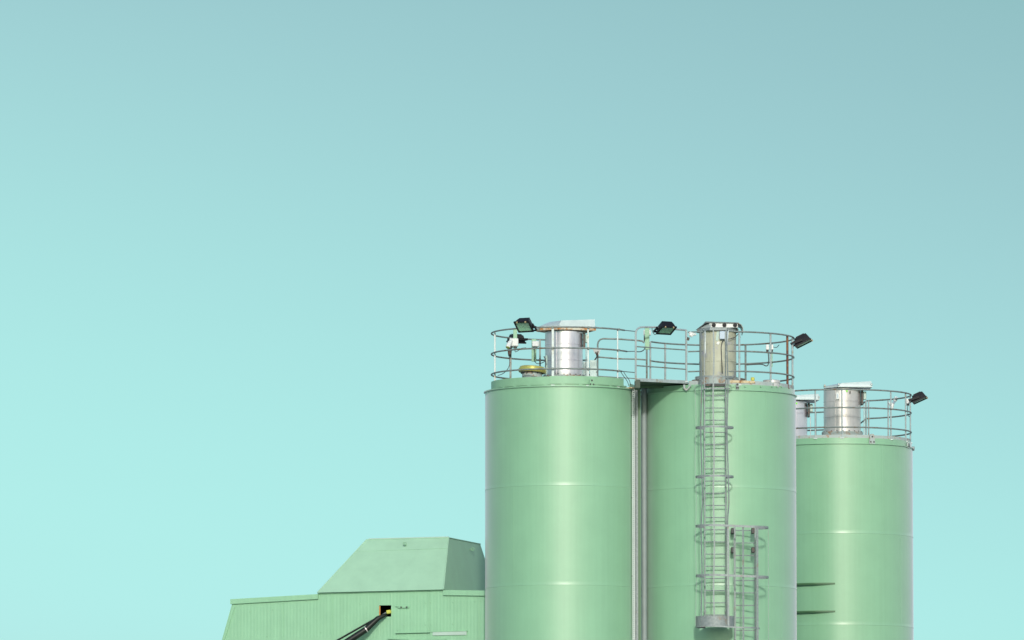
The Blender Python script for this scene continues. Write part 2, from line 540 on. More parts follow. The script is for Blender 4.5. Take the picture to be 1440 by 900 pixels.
# lifting lugs on B and C rims
def lug(s, px, py0, py1, wpx, m='green', out=0.03):
    ph = phi_of(s, px, s.rp)
    yy = P(s, ph, 0).y
    z0, z1 = zof(py1, yy), zof(py0, yy)
    hw = wpx * s.px / 2
    t = R(ph); rot = Matrix.Rotation(t, 3, 'Z')
    c0 = P(s, ph, 0, s.rp) + rot @ Vector((0, -out, 0))
    pts = []
    for i in range(7):
        a = math.pi * i / 6
        pts.append((hw * math.cos(a) * 0.8, z1 - hw * 0.8 + hw * 0.8 * math.sin(a)))
    poly = [(-hw, z0), (hw, z0)] + pts
    mm = MB().prism([c0 + rot @ Vector((x, 0, 0)) + Vector((0, 0, z)) for x, z in poly], rot @ Vector((0, 0.035, 0)))
    o = mm.build('lifting_lug', m, s.root)
    b = MB()
    b.tube([c0 + rot @ Vector((0, -0.012, 0)) + Vector((0, 0, z1 - hw * 0.9)), c0 + rot @ Vector((0, 0.01, 0)) + Vector((0, 0, z1 - hw * 0.9))], 0.022, 8)
    for sx in (-1, 1):
        b.tube([c0 + rot @ Vector((sx * hw * 0.55, -0.012, 0)) + Vector((0, 0, z0 + 0.045)), c0 + rot @ Vector((sx * hw * 0.55, 0.01, 0)) + Vector((0, 0, z0 + 0.045))], 0.02, 8)
    each(b, 'bolt', 'soot', o)
lug(C, 1221, 610, 624, 9, 'kick')
lug(C, 1274, 622, 630, 6, 'kick')
lug(A, 831, 531.5, 543, 7.5, 'green', 0.01)
lug(B, 1033.5, 539, 548, 4, 'galv')
# hooked clamps at the bridge end on B
hk = MB()
ph = phi_of(B, 966, B.rp); yy = P(B, ph, 0).y - 0.05
hk.tube([at(962, 541, yy), at(962.5, 546, yy), at(965, 548.5, yy), at(967.5, 546.5, yy)], 0.028, 8)
hk.tube([at(968, 546.5, yy), at(969.5, 543.5, yy), at(971.5, 542, yy)], 0.022, 8)
each(hk, 'clamp', 'kick', B.root)
# tab standing out at C's right limb
MB().box(P(C, 90, zof(631, C.Y), C.rp) + Vector((0.015, -0.02, 0)), (0.07, 0.12, 0.10), bevel=0.01).build('bracket_tab', 'galv', C.root)

# toe boards / kick bands
def band(s, rpx, a0, a1, py0, py1, m, name='toe_board', thick=0.012, label=None):
    yf = s.Y - rpx * s.px
    z0, z1 = zof(py1, yf), zof(py0, yf)
    r = rpx * s.px
    prof = [(r - thick, z0), (r, z0), (r, z1), (r - thick, z1)]
    mb = MB().lathe(prof, (s.X, s.Y, 0), max(4, int((a1 - a0) / 3)), R(a0), R(a1), close_prof=True)
    if a1 - a0 < 359.9:
        k = len(mb.v)
        mb.f += [(3, 2, 1, 0), (k - 4, k - 3, k - 2, k - 1)]
    return mb.build(name, m, s.root, label)
band(A, 100.5, -200, -10.5, 529.2, 540.7, 'green')
band(A, 100.9, -10.5, 57.5, 528.5, 539.7, 'green')
MB().lathe([(99.5 * A.px - 0.006, A.zdeck), (99.5 * A.px, A.zdeck), (99.5 * A.px, A.zdeck + 0.08), (99.5 * A.px - 0.006, A.zdeck + 0.08)], (A.X, A.Y, 0), 90, R(-205), R(64), close_prof=True).build('deck_curb', 'green', A.root)
fe = MB()
for ph in range(-196, 56, 14):
    fe.box(P(A, ph, A.zdeck + 0.03, 99.9), (0.09, 0.02, 0.07), Matrix.Rotation(R(ph), 3, 'Z'))
each(fe, 'toe_board_foot', 'green', A.root)
band(A, 101.5, 68, 84, 534.0, 543.5, 'green')
# rust-eaten plate end on A by the bridge
MB().box(at(884.5, 546.3, P(A, 59, 0, 106).y), (0.19, 0.25, 0.035), Matrix.Rotation(R(62), 3, 'Z') @ Matrix.Rotation(R(-6), 3, 'X'), 0.01).build('corner_plate', 'rustpaint', A.root)
band(B, 106.3, 8, 242, 535.0, 540.6, 'kick')
band(B, 106.3, -24.5, -17, 535.0, 540.6, 'kick')
band(B, 107.0, 7, 27, 534.6, 538.2, 'rustpaint', 'rusted_strip')
band(C, 101.3, -100, 160, 611.2, 616.2, 'kick')
band(D, 99.5, 0, 360, 627.0, 632.0, 'kick')
# bolts along B's rim band
bb = MB()
for px in (1028.5, 1044.5, 1067, 1083, 1090, 1096.5):
    ph = phi_of(B, px, B.rp)
    p = P(B, ph, zof(543.6, P(B, ph, 0).y), B.rp - 1.3); dv = Vector((math.sin(R(ph)), -math.cos(R(ph)), 0))
    bb.tube([p, p + dv * 0.03], 0.017, 6)
each(bb, 'rim_bolt', 'green', B.root)

# ------------------------------------------------------------------ guard rails
RR = 0.0195
def rail(root, pts, name='rail', r=RR, m='rail', label=None):
    return MB().tube(pts, r, 8).build(name, m, root, label)
def post(root, p, z0, z1, r=0.022, m='post', flat=None, rot=0.0, label=None):
    mb = MB()
    if flat:
        mb.box((p.x, p.y, (z0 + z1) / 2), (flat, 0.018, z1 - z0), Matrix.Rotation(rot, 3, 'Z'), 0.004)
    else:
        mb.tube([(p.x, p.y, z0), (p.x, p.y, z1)], r, 8)
    mb.box((p.x, p.y, z0 + 0.012), (0.09, 0.09, 0.022), Matrix.Rotation(rot, 3, 'Z'))
    return mb.build('post', m, root, label)

# --- A
ra = 100.0
yA = A.Y - ra * A.px
zA = [zof(459.8, yA), zof(489.2, yA), zof(518.3, yA)]
GA = thing('guard_rail', (A.X, A.Y, A.zdeck), 'grey three-bar guard rail round the top of the left front silo', 'railing', 'guard rails on the silo tops')
corner = at(894, 500, 166.38)          # post where A's rail meets the bridge
for i, z in enumerate(zA):
    a_end = (60, 64, 56)[i]
    pts = arc(A, -202, a_end, z, ra)
    rail(GA, pts)
    rail(GA, [pts[-1], Vector((corner.x - 0.01, corner.y, zof((466, 494, 524)[i], corner.y)))], 'link_bar', 0.011)
for px, rear, fl in ((694.5, False, 0.04), (776.7, False, 0.06), (826.7, False, 0.042), (868.9, False, 0.034), (716.8, True, 0.05), (759.3, True, 0.042)):
    ph = phi_of(A, px, ra, rear)
    p = P(A, ph, 0, ra - 1.5)
    post(GA, p, A.zdeck + 0.01, zA[0], flat=fl, rot=0.0, m='rail' if rear else 'post')
cl = MB()
for px in (776.7, 826.7, 868.9):
    ph = phi_of(A, px, ra)
    for z in zA:
        cl.box(P(A, ph, z, ra + 0.6), (0.055, 0.05, 0.05), Matrix.Rotation(R(ph), 3, 'Z'), 0.008)
each(cl, 'rail_clamp', 'rail', GA)

# --- B
rb = 106.3
yB = B.Y - rb * B.px
zB = [zof(466.2, yB), zof(493.6, yB), zof(521.8, yB)]
GB = thing('guard_rail', (B.X, B.Y, B.zdeck), 'grey guard rail with one rust-brown post round the top of the ladder silo', 'railing', 'guard rails on the silo tops')
aL = phi_of(B, 1037, rb)
for i, z in enumerate(zB):
    rail(GB, arc(B, aL, 241.5, z, rb))
    rail(GB, arc(B, phi_of(B, 965.5, rb), phi_of(B, 986, rb), z, rb), r=0.017)
    rail(GB, [P(B, aL, z, rb), P(B, aL, z, rb) + Vector((-0.26, 0.0, 0.0 if i else 0.02))], 'link_bar', 0.016)
for px, rear, m_, lab in ((1037, False, 'post', None), (1082, False, 'post', None), (1107, False, 'rusty', 'rust-brown post'), (1115.3, False, 'post', None),
                          (1051.8, True, 'rail', None), (937.6, True, 'post', None), (995, True, 'rail', None)):
    ph = phi_of(B, px, rb, rear)
    post(GB, P(B, ph, 0, rb - (1.2 if not rear else -0.5)), B.zdeck - 0.02, zB[0], r=0.024 if px != 1107 else 0.028, m=m_, label=lab)

# --- C, and the rear rail of D behind it
rc = 101.6
yC = C.Y - rc * C.px
zC = [zof(547.6, yC), zof(573.0, yC), zof(600.6, yC)]
GC = thing('guard_rail', (C.X, C.Y, C.zdeck), 'grey guard rail round the lower silo at far right', 'railing', 'guard rails on the silo tops')
rd = 99.6
zD = [zof(564.5, D.Y - rd * D.px), zof(590.0, D.Y - rd * D.px), zof(617.0, D.Y - rd * D.px)]
for i, z in enumerate(zC):
    pts = arc(C, -100, 154.6, z, rc)
    rail(GC, pts + ([P(D, 84, zD[i], rd)] if i < 2 else []))
for px, rear in ((1142.2, False), (1179.5, False), (1249.7, False), (1272.3, False), (1280.6, False), (1253.5, True), (1226.5, True), (1222.8, True)):
    ph = phi_of(C, px, rc, rear)
    post(GC, P(C, ph, 0, rc - 1.0), C.zdeck - 0.02, zC[0] - (0.03 if px == 1253.5 else 0), r=0.019)
GD = thing('guard_rail', (D.X, D.Y, D.zdeck), 'short run of guard rail seen between the two filters at far right', 'railing', 'guard rails on the silo tops')
for z in zD:
    rail(GD, arc(D, 84, 290, z, rd))
for px in (1151, 1176, 1110):
    post(GD, P(D, phi_of(D, px, rd, True), 0, rd), D.zdeck, zD[0], r=0.019, m='rail')

# ------------------------------------------------------------------ bridge between A and B
FY = 166.35
LF = at(893.0, 533.8, FY)
RF = at(966.5, 537.3, P(B, phi_of(B, 966.5, rb), 0, rb).y - 0.03)
LB = Vector((at(905, 530, 170.0).x, 170.0, LF.z)); RB_ = Vector((at(972, 530, 170.0).x, 170.0, RF.z))
BR = thing('footbridge', ((LF + RB_) / 2).to_tuple(), 'small steel footbridge with handrails joining the two tall front silos', 'footbridge')
dn = Vector((0, 0, -0.03))
MB().prism([LF + Vector((0, 0.015, 0)), RF + Vector((0, 0.015, 0)), RB_, LB], dn).build('deck_plate', 'darkgreen', BR)  # dark colour stands for the shade on the bridge's underside
MB().bar([LF, RF], 0.075, 0.02).build('edge_beam', 'post', BR)
MB().bar([LB, RB_], 0.075, 0.02).build('edge_beam', 'rail', BR)
ub = MB()
for t in (0.28, 0.55, 0.8):
    p, q = LF.lerp(LB, t), RF.lerp(RB_, t)
    ub.box(((p + q) / 2 + Vector((0, 0, -0.065))), ((q - p).length * 0.8, 0.05, 0.065), Matrix.Rotation(0.0, 3, 'Z'))
each(ub, 'underside_beam', 'deepgreen', BR)  # beams darkened likewise, as shaded underside
MB().box(LF + Vector((0.06, 0.3, -0.10)), (0.13, 0.6, 0.2), bevel=0.01).build('end_bracket', 'darkgreen', BR)
pl_, pr_ = Vector((corner.x, corner.y, 0)), at(965, 500, RF.y)
topL, topR = zof(466, corner.y), zof(464.3, pr_.y)
z460 = zof(459.8, corner.y)
def on_bridge(px, py):
    t = (px - 894) / (965 - 894)
    yy_ = corner.y + (pr_.y - corner.y) * t
    return at(px, py, yy_)
rail(BR, [on_bridge(894, 532), on_bridge(894, 468), on_bridge(894.7, 465), on_bridge(897, 462), on_bridge(900.5, 460.3), on_bridge(905, 460), on_bridge(922, 460.2), on_bridge(965, 464.4)], 'hand_rail', 0.023, 'post')
for a_, b_ in ((487.3, 492.2), (514.0, 519.4)):
    rail(BR, [on_bridge(894, a_), on_bridge(965, b_)], 'rail', 0.015)
post(BR, pr_, RF.z, zof(464.2, pr_.y), r=0.025)
# rear hand rail with its bent end, running over to B's rail
yr = 170.1
def rr_(px, py): return at(px, py, yr)
rail(BR, [rr_(840.5, 529), rr_(840.5, 484), rr_(841.5, 480.5), rr_(844, 477.5), rr_(848, 476.3), rr_(870, 476.8), rr_(895, 478.6), rr_(903, 479.6), rr_(906, 482.0)], 'hand_rail', 0.02)
rail(BR, [rr_(840.5, 502), rr_(870, 504.5), rr_(895, 505), rr_(908, 506)], 'rail', 0.018)
rail(BR, [rr_(840.5, 529), rr_(893, 532.3)], 'rail', 0.012)
for px in (909.5, 914.5):
    p = rr_(px, 500); post(BR, p, RB_.z, zof(480.5, yr), r=0.022, m='post' if px > 910 else 'rail')

# ------------------------------------------------------------------ filters on the silo tops
def hood_loops(c, yaw, k, wx=1.0):
    base = [(-0.30, -0.50), (0.68, -0.50), (0.70, 0.45), (-0.20, 0.52), (-0.62, 0.22), (-0.66, -0.12)]
    top = [(-0.20, -0.42), (0.675, -0.48), (0.69, 0.42), (-0.12, 0.44), (-0.36, 0.18), (-0.38, -0.08)]
    rot = Matrix.Rotation(yaw, 3, 'Z')
    f = lambda q, z, s_=1.0, tilt=0.0: [c + rot @ Vector((x * k * s_ * wx, y * k * s_, z + tilt * x)) for x, y in q]
    return f, base, top
def filter_unit(s, cx, wpx, top_py, base_py, m, label, yaw=0.0, hood=True, box_side=True, dy=0.0, rim_m='hoodrim', hh=1.0, hw_=0.93, ox=-0.02):
    Yc = s.Y + dy
    k = s.px / PX
    X = at(cx, 550, Yc).x
    r = wpx * s.px / 2
    z1, z0 = zof(top_py, Yc), s.zdeck + 0.005
    root = thing('dust_filter', (X, Yc, z0), label, 'filter', 'round dust filters on the silo tops')
    zb = zof(base_py, Yc - r)
    c = (X, Yc, 0)
    prof = [(r, zb), (r, zb + (z1 - zb) * 0.34), (r + 0.006, zb + (z1 - zb) * 0.345), (r + 0.006, zb + (z1 - zb) * 0.36), (r, zb + (z1 - zb) * 0.365),
            (r, zb + (z1 - zb) * 0.70), (r + 0.006, zb + (z1 - zb) * 0.705), (r + 0.006, zb + (z1 - zb) * 0.72), (r, zb + (z1 - zb) * 0.725), (r, z1), (0.02, z1 + 0.02)]
    cas = MB().lathe(prof, c, 64).build('casing', m, root)
    # a standing seam down the sheet
    MB().box((X - r * 0.42, Yc - r * 0.915, (zb + z1) / 2), (0.022, 0.02, (z1 - zb) * 0.98), Matrix.Rotation(R(-25), 3, 'Z')).build('standing_seam', m, cas)
    MB().lathe([(r + 0.002, z0 - 0.05), (r + 0.05, z0 - 0.05), (r + 0.05, zb - 0.012), (r + 0.055, zb - 0.012), (r + 0.055, zb + 0.012), (r + 0.002, zb + 0.014)], c, 56).build('base_collar', 'kick', root)
    nb = MB()
    for i in range(20):
        t = 2 * math.pi * i / 20
        p = Vector((X + (r + 0.03) * math.sin(t), Yc - (r + 0.03) * math.cos(t), zb + 0.012))
        nb.tube([p, p + Vector((0, 0, 0.025))], 0.014, 6)
    each(nb, 'bolt', 'soot', root)
    if hood:
        cc = Vector((X + ox * k, Yc, z1 + 0.02))
        f, base, top = hood_loops(cc, yaw, k, hw_)
        ho = MB().loft([f(base, 0.055 * hh), f(base, 0.10 * hh), f(top, 0.235 * hh, 1, 0.05)]).build('weather_hood', 'hood', root)
        MB().loft([f(base, 0.0), f(base, 0.0, 1.03), f(base, 0.052 * hh, 1.03)]).build('hood_rim', rim_m, ho)
        lg = MB()
        for i in range(6):
            p = f(base, 0.07, 1.0)[i]
            lg.box(p, (0.05, 0.05, 0.06), Matrix.Rotation(yaw, 3, 'Z'), 0.01)
        each(lg, 'catch', 'post', ho)
    if box_side:
        bx = MB().box((X + r + 0.035, Yc - 0.05, z1 - 0.21), (0.055, 0.30, 0.36), bevel=0.008).build('control_panel', 'soot', root)
        MB().box((X + r + 0.10, Yc - 0.12, z1 - 0.16), (0.075, 0.14, 0.2), bevel=0.012).build('control_box', 'pale', bx)
        MB().tube([(X + r + 0.08, Yc - 0.1, z1 - 0.38), (X + r + 0.08, Yc - 0.1, z0 + 0.1)], 0.012, 6).build('conduit', 'post', root)
    root_r = r
    return root, X, Yc, r, z0, z1, zb
fA = filter_unit(A, 793.0, 53, 467.5, 527.5, 'silver', 'shiny silver round filter under a pale hood with rusty rim', yaw=R(19))
fC = filter_unit(C, 1184.2, 52, 548.0, 607.0, 'silver_dull', 'silver round filter with a white tag under a frosted hood at far right', yaw=R(4), rim_m='hood', hh=0.52, hw_=0.80, ox=0.10)
fD = filter_unit(D, 1109.5, 51, 565.5, 622.0, 'silver', 'small grey filter half hidden behind the right edge of the ladder silo', yaw=R(6), rim_m='hood', hh=0.52, hw_=0.80, ox=0.10)
fB = filter_unit(B, 1009.5, 52, 466.0, 531.0, 'tan', 'dusty tan round filter behind the top of the caged ladder', hood=False, box_side=False)
# white tag, lime stickers, small items on C's and D's filters
X_, Y_, r_, z0_, z1_ = fC[1:6]
tg = MB().box(at(1177.8, 556.8, Y_ - r_ - 0.03), (0.085, 0.02, 0.17), Matrix.Rotation(R(-12), 3, 'Z'), 0.006).build('tag', 'white', fC[0])
MB().box(at(1177.8, 556.8, Y_ - r_ - 0.043), (0.018, 0.004, 0.10), Matrix.Rotation(R(-12), 3, 'Z')).build('tag_window', 'bluebox', tg)
MB().box(at(1191.0, 549.9, Y_ - r_ - 0.012), (0.036, 0.02, 0.036)).build('sticker', 'lime', fC[0])
MB().box(at(1195.5, 551.8, Y_ - r_ + 0.02), (0.025, 0.03, 0.07)).build('catch', 'soot', fC[0])
pD = Vector((fD[1], fD[2], 0)); t = R(22)
MB().box((fD[1] + fD[3] * math.sin(t), fD[2] - fD[3] * math.cos(t) - 0.008, zof(569.2, fD[2])), (0.04, 0.02, 0.04), Matrix.Rotation(t, 3, 'Z')).build('sticker', 'lime', fD[0])
# B's opened hood: rim, white drum with three ports, top lid, curved side skirt
X, Yc, r, z0, z1, zb = fB[1:]
def octo(rx, ry, z, cx=0.0, cy=0.0, rot=R(22.5)):
    return [Vector((X + cx + rx * math.cos(rot + 2 * math.pi * i / 8), Yc + cy + ry * math.sin(rot + 2 * math.pi * i / 8), z)) for i in range(8)]
rim = MB().loft([octo(0.50, 0.52, z1 - 0.02), octo(0.53, 0.55, z1 - 0.02), octo(0.53, 0.55, z1 + 0.04), octo(0.50, 0.52, z1 + 0.05), octo(0.3, 0.3, z1 + 0.055)]).build('weather_hood', 'galv', fB[0])

zt = zof(453.3, Yc - 0.4)
MB().box((X + 0.13, Yc - 0.05, (z1 + 0.05 + zt - 0.02) / 2), (0.68, 0.74, zt - 0.07 - z1), bevel=0.01).build('drum', 'white', rim)
MB().prism([(X - 0.17, Yc - 0.42, zt - 0.012), (X - 0.19, Yc - 0.46, z1 + 0.05), (X - 0.50, Yc - 0.14, z1 + 0.05), (X - 0.31, Yc - 0.22, zt - 0.012)], (0.01, 0.012, 0)).build('front_panel', 'hoodgrey2', rim)
lp = lambda z, d=0.0: [Vector((X - 0.30 - d, Yc - 0.44 - d, z)), Vector((X + 0.48 + d, Yc - 0.44 - d, z - 0.025)), Vector((X + 0.55 + d, Yc + 0.42 + d, z)), Vector((X - 0.35 - d, Yc + 0.42 + d, z))]
MB().loft([lp(zt - 0.012), lp(zt + 0.01, 0.01), lp(zt + 0.02)]).build('top_lid', 'galv', rim)
MB().prism([(X - 0.31, Yc - 0.43, zt - 0.01), (X - 0.49, Yc - 0.2, z1 + 0.05), (X - 0.52, Yc + 0.2, z1 + 0.05), (X - 0.34, Yc + 0.40, zt - 0.01)], (0.015, 0, -0.008)).build('side_skirt', 'hoodgrey', rim)
sk = MB()
for yy0 in (-0.44, -0.38, 0.38):
    sk.bar([(X + 0.47, Yc + yy0, zt - 0.025), (X + 0.55, Yc + yy0, zt - 0.06), (X + 0.585, Yc + yy0, zt - 0.13), (X + 0.59, Yc + yy0, zt - 0.24)], 0.03, 0.016, up=Vector((0, 1, 0)))
each(sk, 'skirt_rib', 'rail', rim)
pv = [(X + 0.475, zt - 0.025), (X + 0.555, zt - 0.06), (X + 0.59, zt - 0.13), (X + 0.595, zt - 0.24)]
skm = MB().loft([[Vector((x, Yc - 0.36, z)), Vector((x, Yc + 0.4, z)), Vector((x - 0.012, Yc + 0.4, z)), Vector((x - 0.012, Yc - 0.36, z))] for x, z in pv])
skm.build('curved_skirt', 'hood', rim)
for px in (1003.8, 1018.8, 1033.8):
    p = at(px, 456.9, Yc - 0.45)
    MB().tube([p, p + Vector((0, 0.05, 0))], 0.05, 12).tube([p + Vector((0, -0.02, 0)), p + Vector((0, 0.0, 0))], 0.02, 8).build('port', 'black', rim)
MB().box(at(1018, 471.5, Yc - r - 0.05), (0.21, 0.10, 0.19), bevel=0.012).build('control_box', 'bluebox', fB[0])
MB().box(at(1009.0, 472.5, Yc - r + 0.005), (0.06, 0.02, 0.22), Matrix.Rotation(R(8), 3, 'Y')).build('bracket_plate', 'pale', fB[0])
MB().box(at(1009.8, 482.5, Yc - r + 0.0), (0.06, 0.03, 0.07), Matrix.Rotation(R(35), 3, 'Y')).build('tag', 'white', fB[0])
MB().tube([at(1018, 477, Yc - r - 0.05), at(1015.5, 481, Yc - r - 0.04), at(1014.2, 488, Yc - r - 0.02), at(1014.8, 503, Yc - r - 0.01), at(1015.8, 525, Yc - r - 0.015)], 0.011, 6).build('cable', 'cable', fB[0])
MB().tube([at(1021, 477, Yc - r - 0.05), at(1027, 476.5, Yc - r), at(1034, 474, Yc - r * 0.6), at(1040, 468, Yc - r * 0.3), at(1041, 475, Yc - r * 0.3)], 0.010, 6).build('cable', 'cable', fB[0])

# ------------------------------------------------------------------ ladders on B
stY = B.Y - B.r - 0.20                       # plane of the stiles
LC = at(1004.5, 700, stY).x
hw = 26.2 * B.px                             # half width of the cage
cy_ = stY - 0.30                             # centre of the hoops
LX = [at(991.0, 700, stY).x, at(1020.8, 700, stY).x]
zl = lambda py: zof(py, stY)
zh = lambda py: zof(py, cy_ - hw)
L1 = thing('caged_ladder', (LC, stY, zl(879)), 'long galvanised ladder in a hooped cage ending in a basket ring', 'ladder')
for x in LX:
    MB().box((x, stY, (zl(466) + zl(879)) / 2), (0.03, 0.055, zl(466) - zl(879)), bevel=0.004).build('stile', 'galv', L1)
py = 539.5
while py < 876:
    MB().tube([(LX[0], stY, zl(py)), (LX[1], stY, zl(py))], 0.0125, 6).build('rung', 'galv', L1)
    py += 17.12
def hoop_path(cx, z, a0=-118, a1=118, n=28):
    return [Vector((cx + hw * math.sin(R(a0 + (a1 - a0) * i / n)), cy_ - hw * math.cos(R(a0 + (a1 - a0) * i / n)) * 0.92, z)) for i in range(n + 1)]
def hoop_full(cx, z):
    pts = hoop_path(cx, z)
    return [Vector((LX[0], stY, z))] + pts + [Vector((LX[1], stY, z))]
for py in (529.0, 599.4, 668.7):
    MB().bar(hoop_full(LC, zh(py)), 0.043, 0.010).build('hoop', 'galv', L1)
RC = at(1053.0, 700, stY).x
RX = [at(1033.2, 700, stY).x, at(1061.8, 700, stY).x]
def wide_path(z, xr=None):
    n = 14
    xr = RC if xr is None else xr
    lft = [Vector((LC + hw * math.sin(R(-118 + 118 * i / n)), cy_ - hw * math.cos(R(-118 + 118 * i / n)) * 0.92, z)) for i in range(n + 1)]
    rgt = [Vector((xr + hw * math.sin(R(118 * i / n)), cy_ - hw * math.cos(R(118 * i / n)) * 0.92, z - 0.035)) for i in range(n + 1)]
    return [Vector((LX[0], stY, z))] + lft + rgt + [Vector((RX[1], stY + 0.02, z - 0.035))]
for py in (738.2, 808.2):
    MB().bar(wide_path(zh(py)), 0.05, 0.010).build('hoop', 'galv', L1)
zbot = zh(879.0)
def straps(root, angs, cx, z0, z1s, bend=True):
    for a, z1 in zip(angs, z1s):
        x = cx + hw * 1.0 * math.sin(R(a)); y = cy_ - hw * math.cos(R(a)) * 0.92
        n = 22
        rot = R(a)
        wig = random.uniform(-1, 1)
        pts = []
        for i in range(n + 1):
            z = z0 + (z1 - z0) * i / n
            dx = 0.012 * math.sin(i * 0.9 + a) * (1 if bend else 0) + (0.03 * math.exp(-((z - zh(705)) / 0.35) ** 2) if (a == 42 or a == -46) and bend else 0)
            pts.append(Vector((x + dx, y, z)))
        outv = Vector((math.cos(rot), math.sin(rot), 0))
        MB().bar(pts, 0.034, 0.008, up=outv).build('cage_strap', 'galv', root)
straps(L1, (-90, -46, -4, 42, 90), LC, zbot, (zh(528), zh(463), zh(463), zh(463), zh(738)))
# walk-through hand loops at the top
for x, sg in ((LX[0], 1), (LX[1], 1)):
    q = [(x + 0.02, stY + 0.02, zl(497)), (x + 0.03, stY + 0.05, zl(468)), (x + 0.015, stY + 0.1, zl(464)), (x - 0.02, stY + 0.05, zl(463.5))]
    MB().tube(q, 0.012, 6).build('hand_loop', 'post', L1)
MB().bar([(LX[1] + 0.075, stY - 0.05, zl(464)), (LX[1] + 0.01, stY - 0.05, zl(500))], 0.05, 0.01, up=Vector((0, 1, 0))).build('hand_loop', 'post', L1)
# bottom basket ring
bk = MB()
ringp = hoop_path(LC, (zh(865.5) + zh(880)) / 2, -125, 125, 36)
bk.bar(ringp, zh(865.5) - zh(880), 0.012)
bk.build('basket_band', 'galv', L1)
MB().bar(wide_path(zh(880.3), at(1040, 700, stY).x)[:-1], 0.035, 0.02).build('hoop', 'galv', L1)
fp = [Vector((LC + (hw - 0.012) * math.sin(R(a)), cy_ - (hw - 0.012) * math.cos(R(a)) * 0.92, zbot + 0.02)) for a in range(-118, 119, 8)]
fp += [Vector((LX[1], stY + 0.1, zbot + 0.02)), Vector((LX[0], stY + 0.1, zbot + 0.02))]
MB().prism(fp, (0, 0, 0.025)).build('basket_floor', 'soot', L1)
st = MB()
for pyb in (560, 700, 860):
    for x in LX:
        st.box((x, stY + 0.13, zl(pyb)), (0.05, 0.24, 0.06), bevel=0.006)
each(st, 'wall_bracket', 'galv', L1)
# bracket bar, and a dark bar as the shaded gap at the rim
MB().bar([at(987, 546.3, stY + 0.09), at(1027, 546.3, stY + 0.09)], 0.03, 0.03).build('bracket_and_gap_bar', 'galv', L1)
MB().bar([at(990, 541.5, stY + 0.19), at(1021, 541.5, stY + 0.19)], 0.055, 0.02).build('bracket_and_gap_bar', 'soot', L1)

L2 = thing('caged_ladder', ((RX[0] + RX[1]) / 2, stY, 0.2), 'second caged ladder, lower and right of the long one, running out of the picture', 'ladder')
for x in RX:
    MB().box((x, stY, (zl(741) + 0.2) / 2), (0.034, 0.06, zl(741) - 0.2), bevel=0.004).build('stile', 'galv', L2)
py = 746.0
while zl(py) > 0.4:
    MB().tube([(RX[0], stY, zl(py)), (RX[1], stY, zl(py))], 0.0125, 6).build('rung', 'galv', L2)
    py += 17.55
for a, z1 in ((-21, zh(740)), (23, zh(740)), (90, zh(740))):
    x = RC + hw * math.sin(R(a)); y = cy_ - hw * math.cos(R(a)) * 0.92
    wv = 0.04 if a != 23 else 0.05
    MB().bar([Vector((x, y, 2.6)), Vector((x, y, z1))], wv, 0.008, up=Vector((math.cos(R(a)), math.sin(R(a)), 0))).build('cage_strap', 'galv', L2)
x = at(1023.8, 700, cy_ - hw * 0.9).x
MB().bar([Vector((x, cy_ - hw * 0.9, zh(880))), Vector((x, cy_ - hw * 0.9, zh(739)))], 0.042, 0.008, up=Vector((1, 0, 0))).build('cage_strap', 'galv', L2)
for py in (955.0, 1025.0, 1095.0, 1165.0):
    q = [Vector((RX[0], stY, zh(py)))] + hoop_path(RC, zh(py)) + [Vector((RX[1], stY, zh(py)))]
    MB().bar(q, 0.048, 0.010).build('hoop', 'galv', L2)
for pyb in (746.5, 773.5, 905, 1040):
    for x in RX:
        MB().box((x - 0.055, stY + 0.06, zl(pyb)), (0.07, 0.34, 0.13), bevel=0.01).build('standoff', 'soot', L2)

# ------------------------------------------------------------------ cable tray up the slit between A and B
tY = P(A, 66, 0, A.rp).y - 0.12
z0t, z1t = 1.0, zof(546.0, tY)
CT = thing('cable_tray', (at(893, 700, tY).x, tY, z0t), 'upright perforated cable tray fixed in the gap between the two tall silos', 'cable tray')
xa, xb, xc = at(889.2, 700, tY).x, at(892.4, 700, tY).x, at(897.2, 700, tY).x
MB().box(((xb + xc) / 2, tY + 0.02, (z0t + z1t) / 2), (xc - xb, 0.02, z1t - z0t), Matrix.Identity(3)).build('tray_back', 'galv', CT)
MB().box(((at(897.4, 700, tY).x + at(901.5, 700, tY).x) / 2, tY + 0.10, (z0t + z1t) / 2), (4.1 * PX, 0.05, z1t - z0t)).build('gap_strip', 'deepgreen', CT)  # dark green strip added beside the tray, closing the gap
sl = MB()
sl.box((xa + 0.006, tY - 0.02, (z0t + z1t) / 2), (0.012, 0.012, z1t - z0t)).box((xb - 0.006, tY - 0.02, (z0t + z1t) / 2), (0.012, 0.012, z1t - z0t))
z = z0t
while z < z1t:
    sl.box(((xa + xb) / 2, tY - 0.02, z), (xb - xa - 0.022, 0.01, 0.020)); z += 0.046
sl.build('tray_flange', 'tray', CT)
cb = MB()
for dx in (0.012, 0.035):
    cb.tube([(xb + dx, tY - 0.0, z0t), (xb + dx + 0.004, tY - 0.0, z1t * 0.6), (xb + dx, tY, z1t)], 0.010, 6)
each(cb, 'cable', 'galv', CT)
bt = MB()
for py in (563.5, 584.5, 700, 810):
    bt.box((xa - 0.035, tY + 0.02, zof(py, tY)), (0.08, 0.03, 0.022))
each(bt, 'fixing_clip', 'soot', CT)

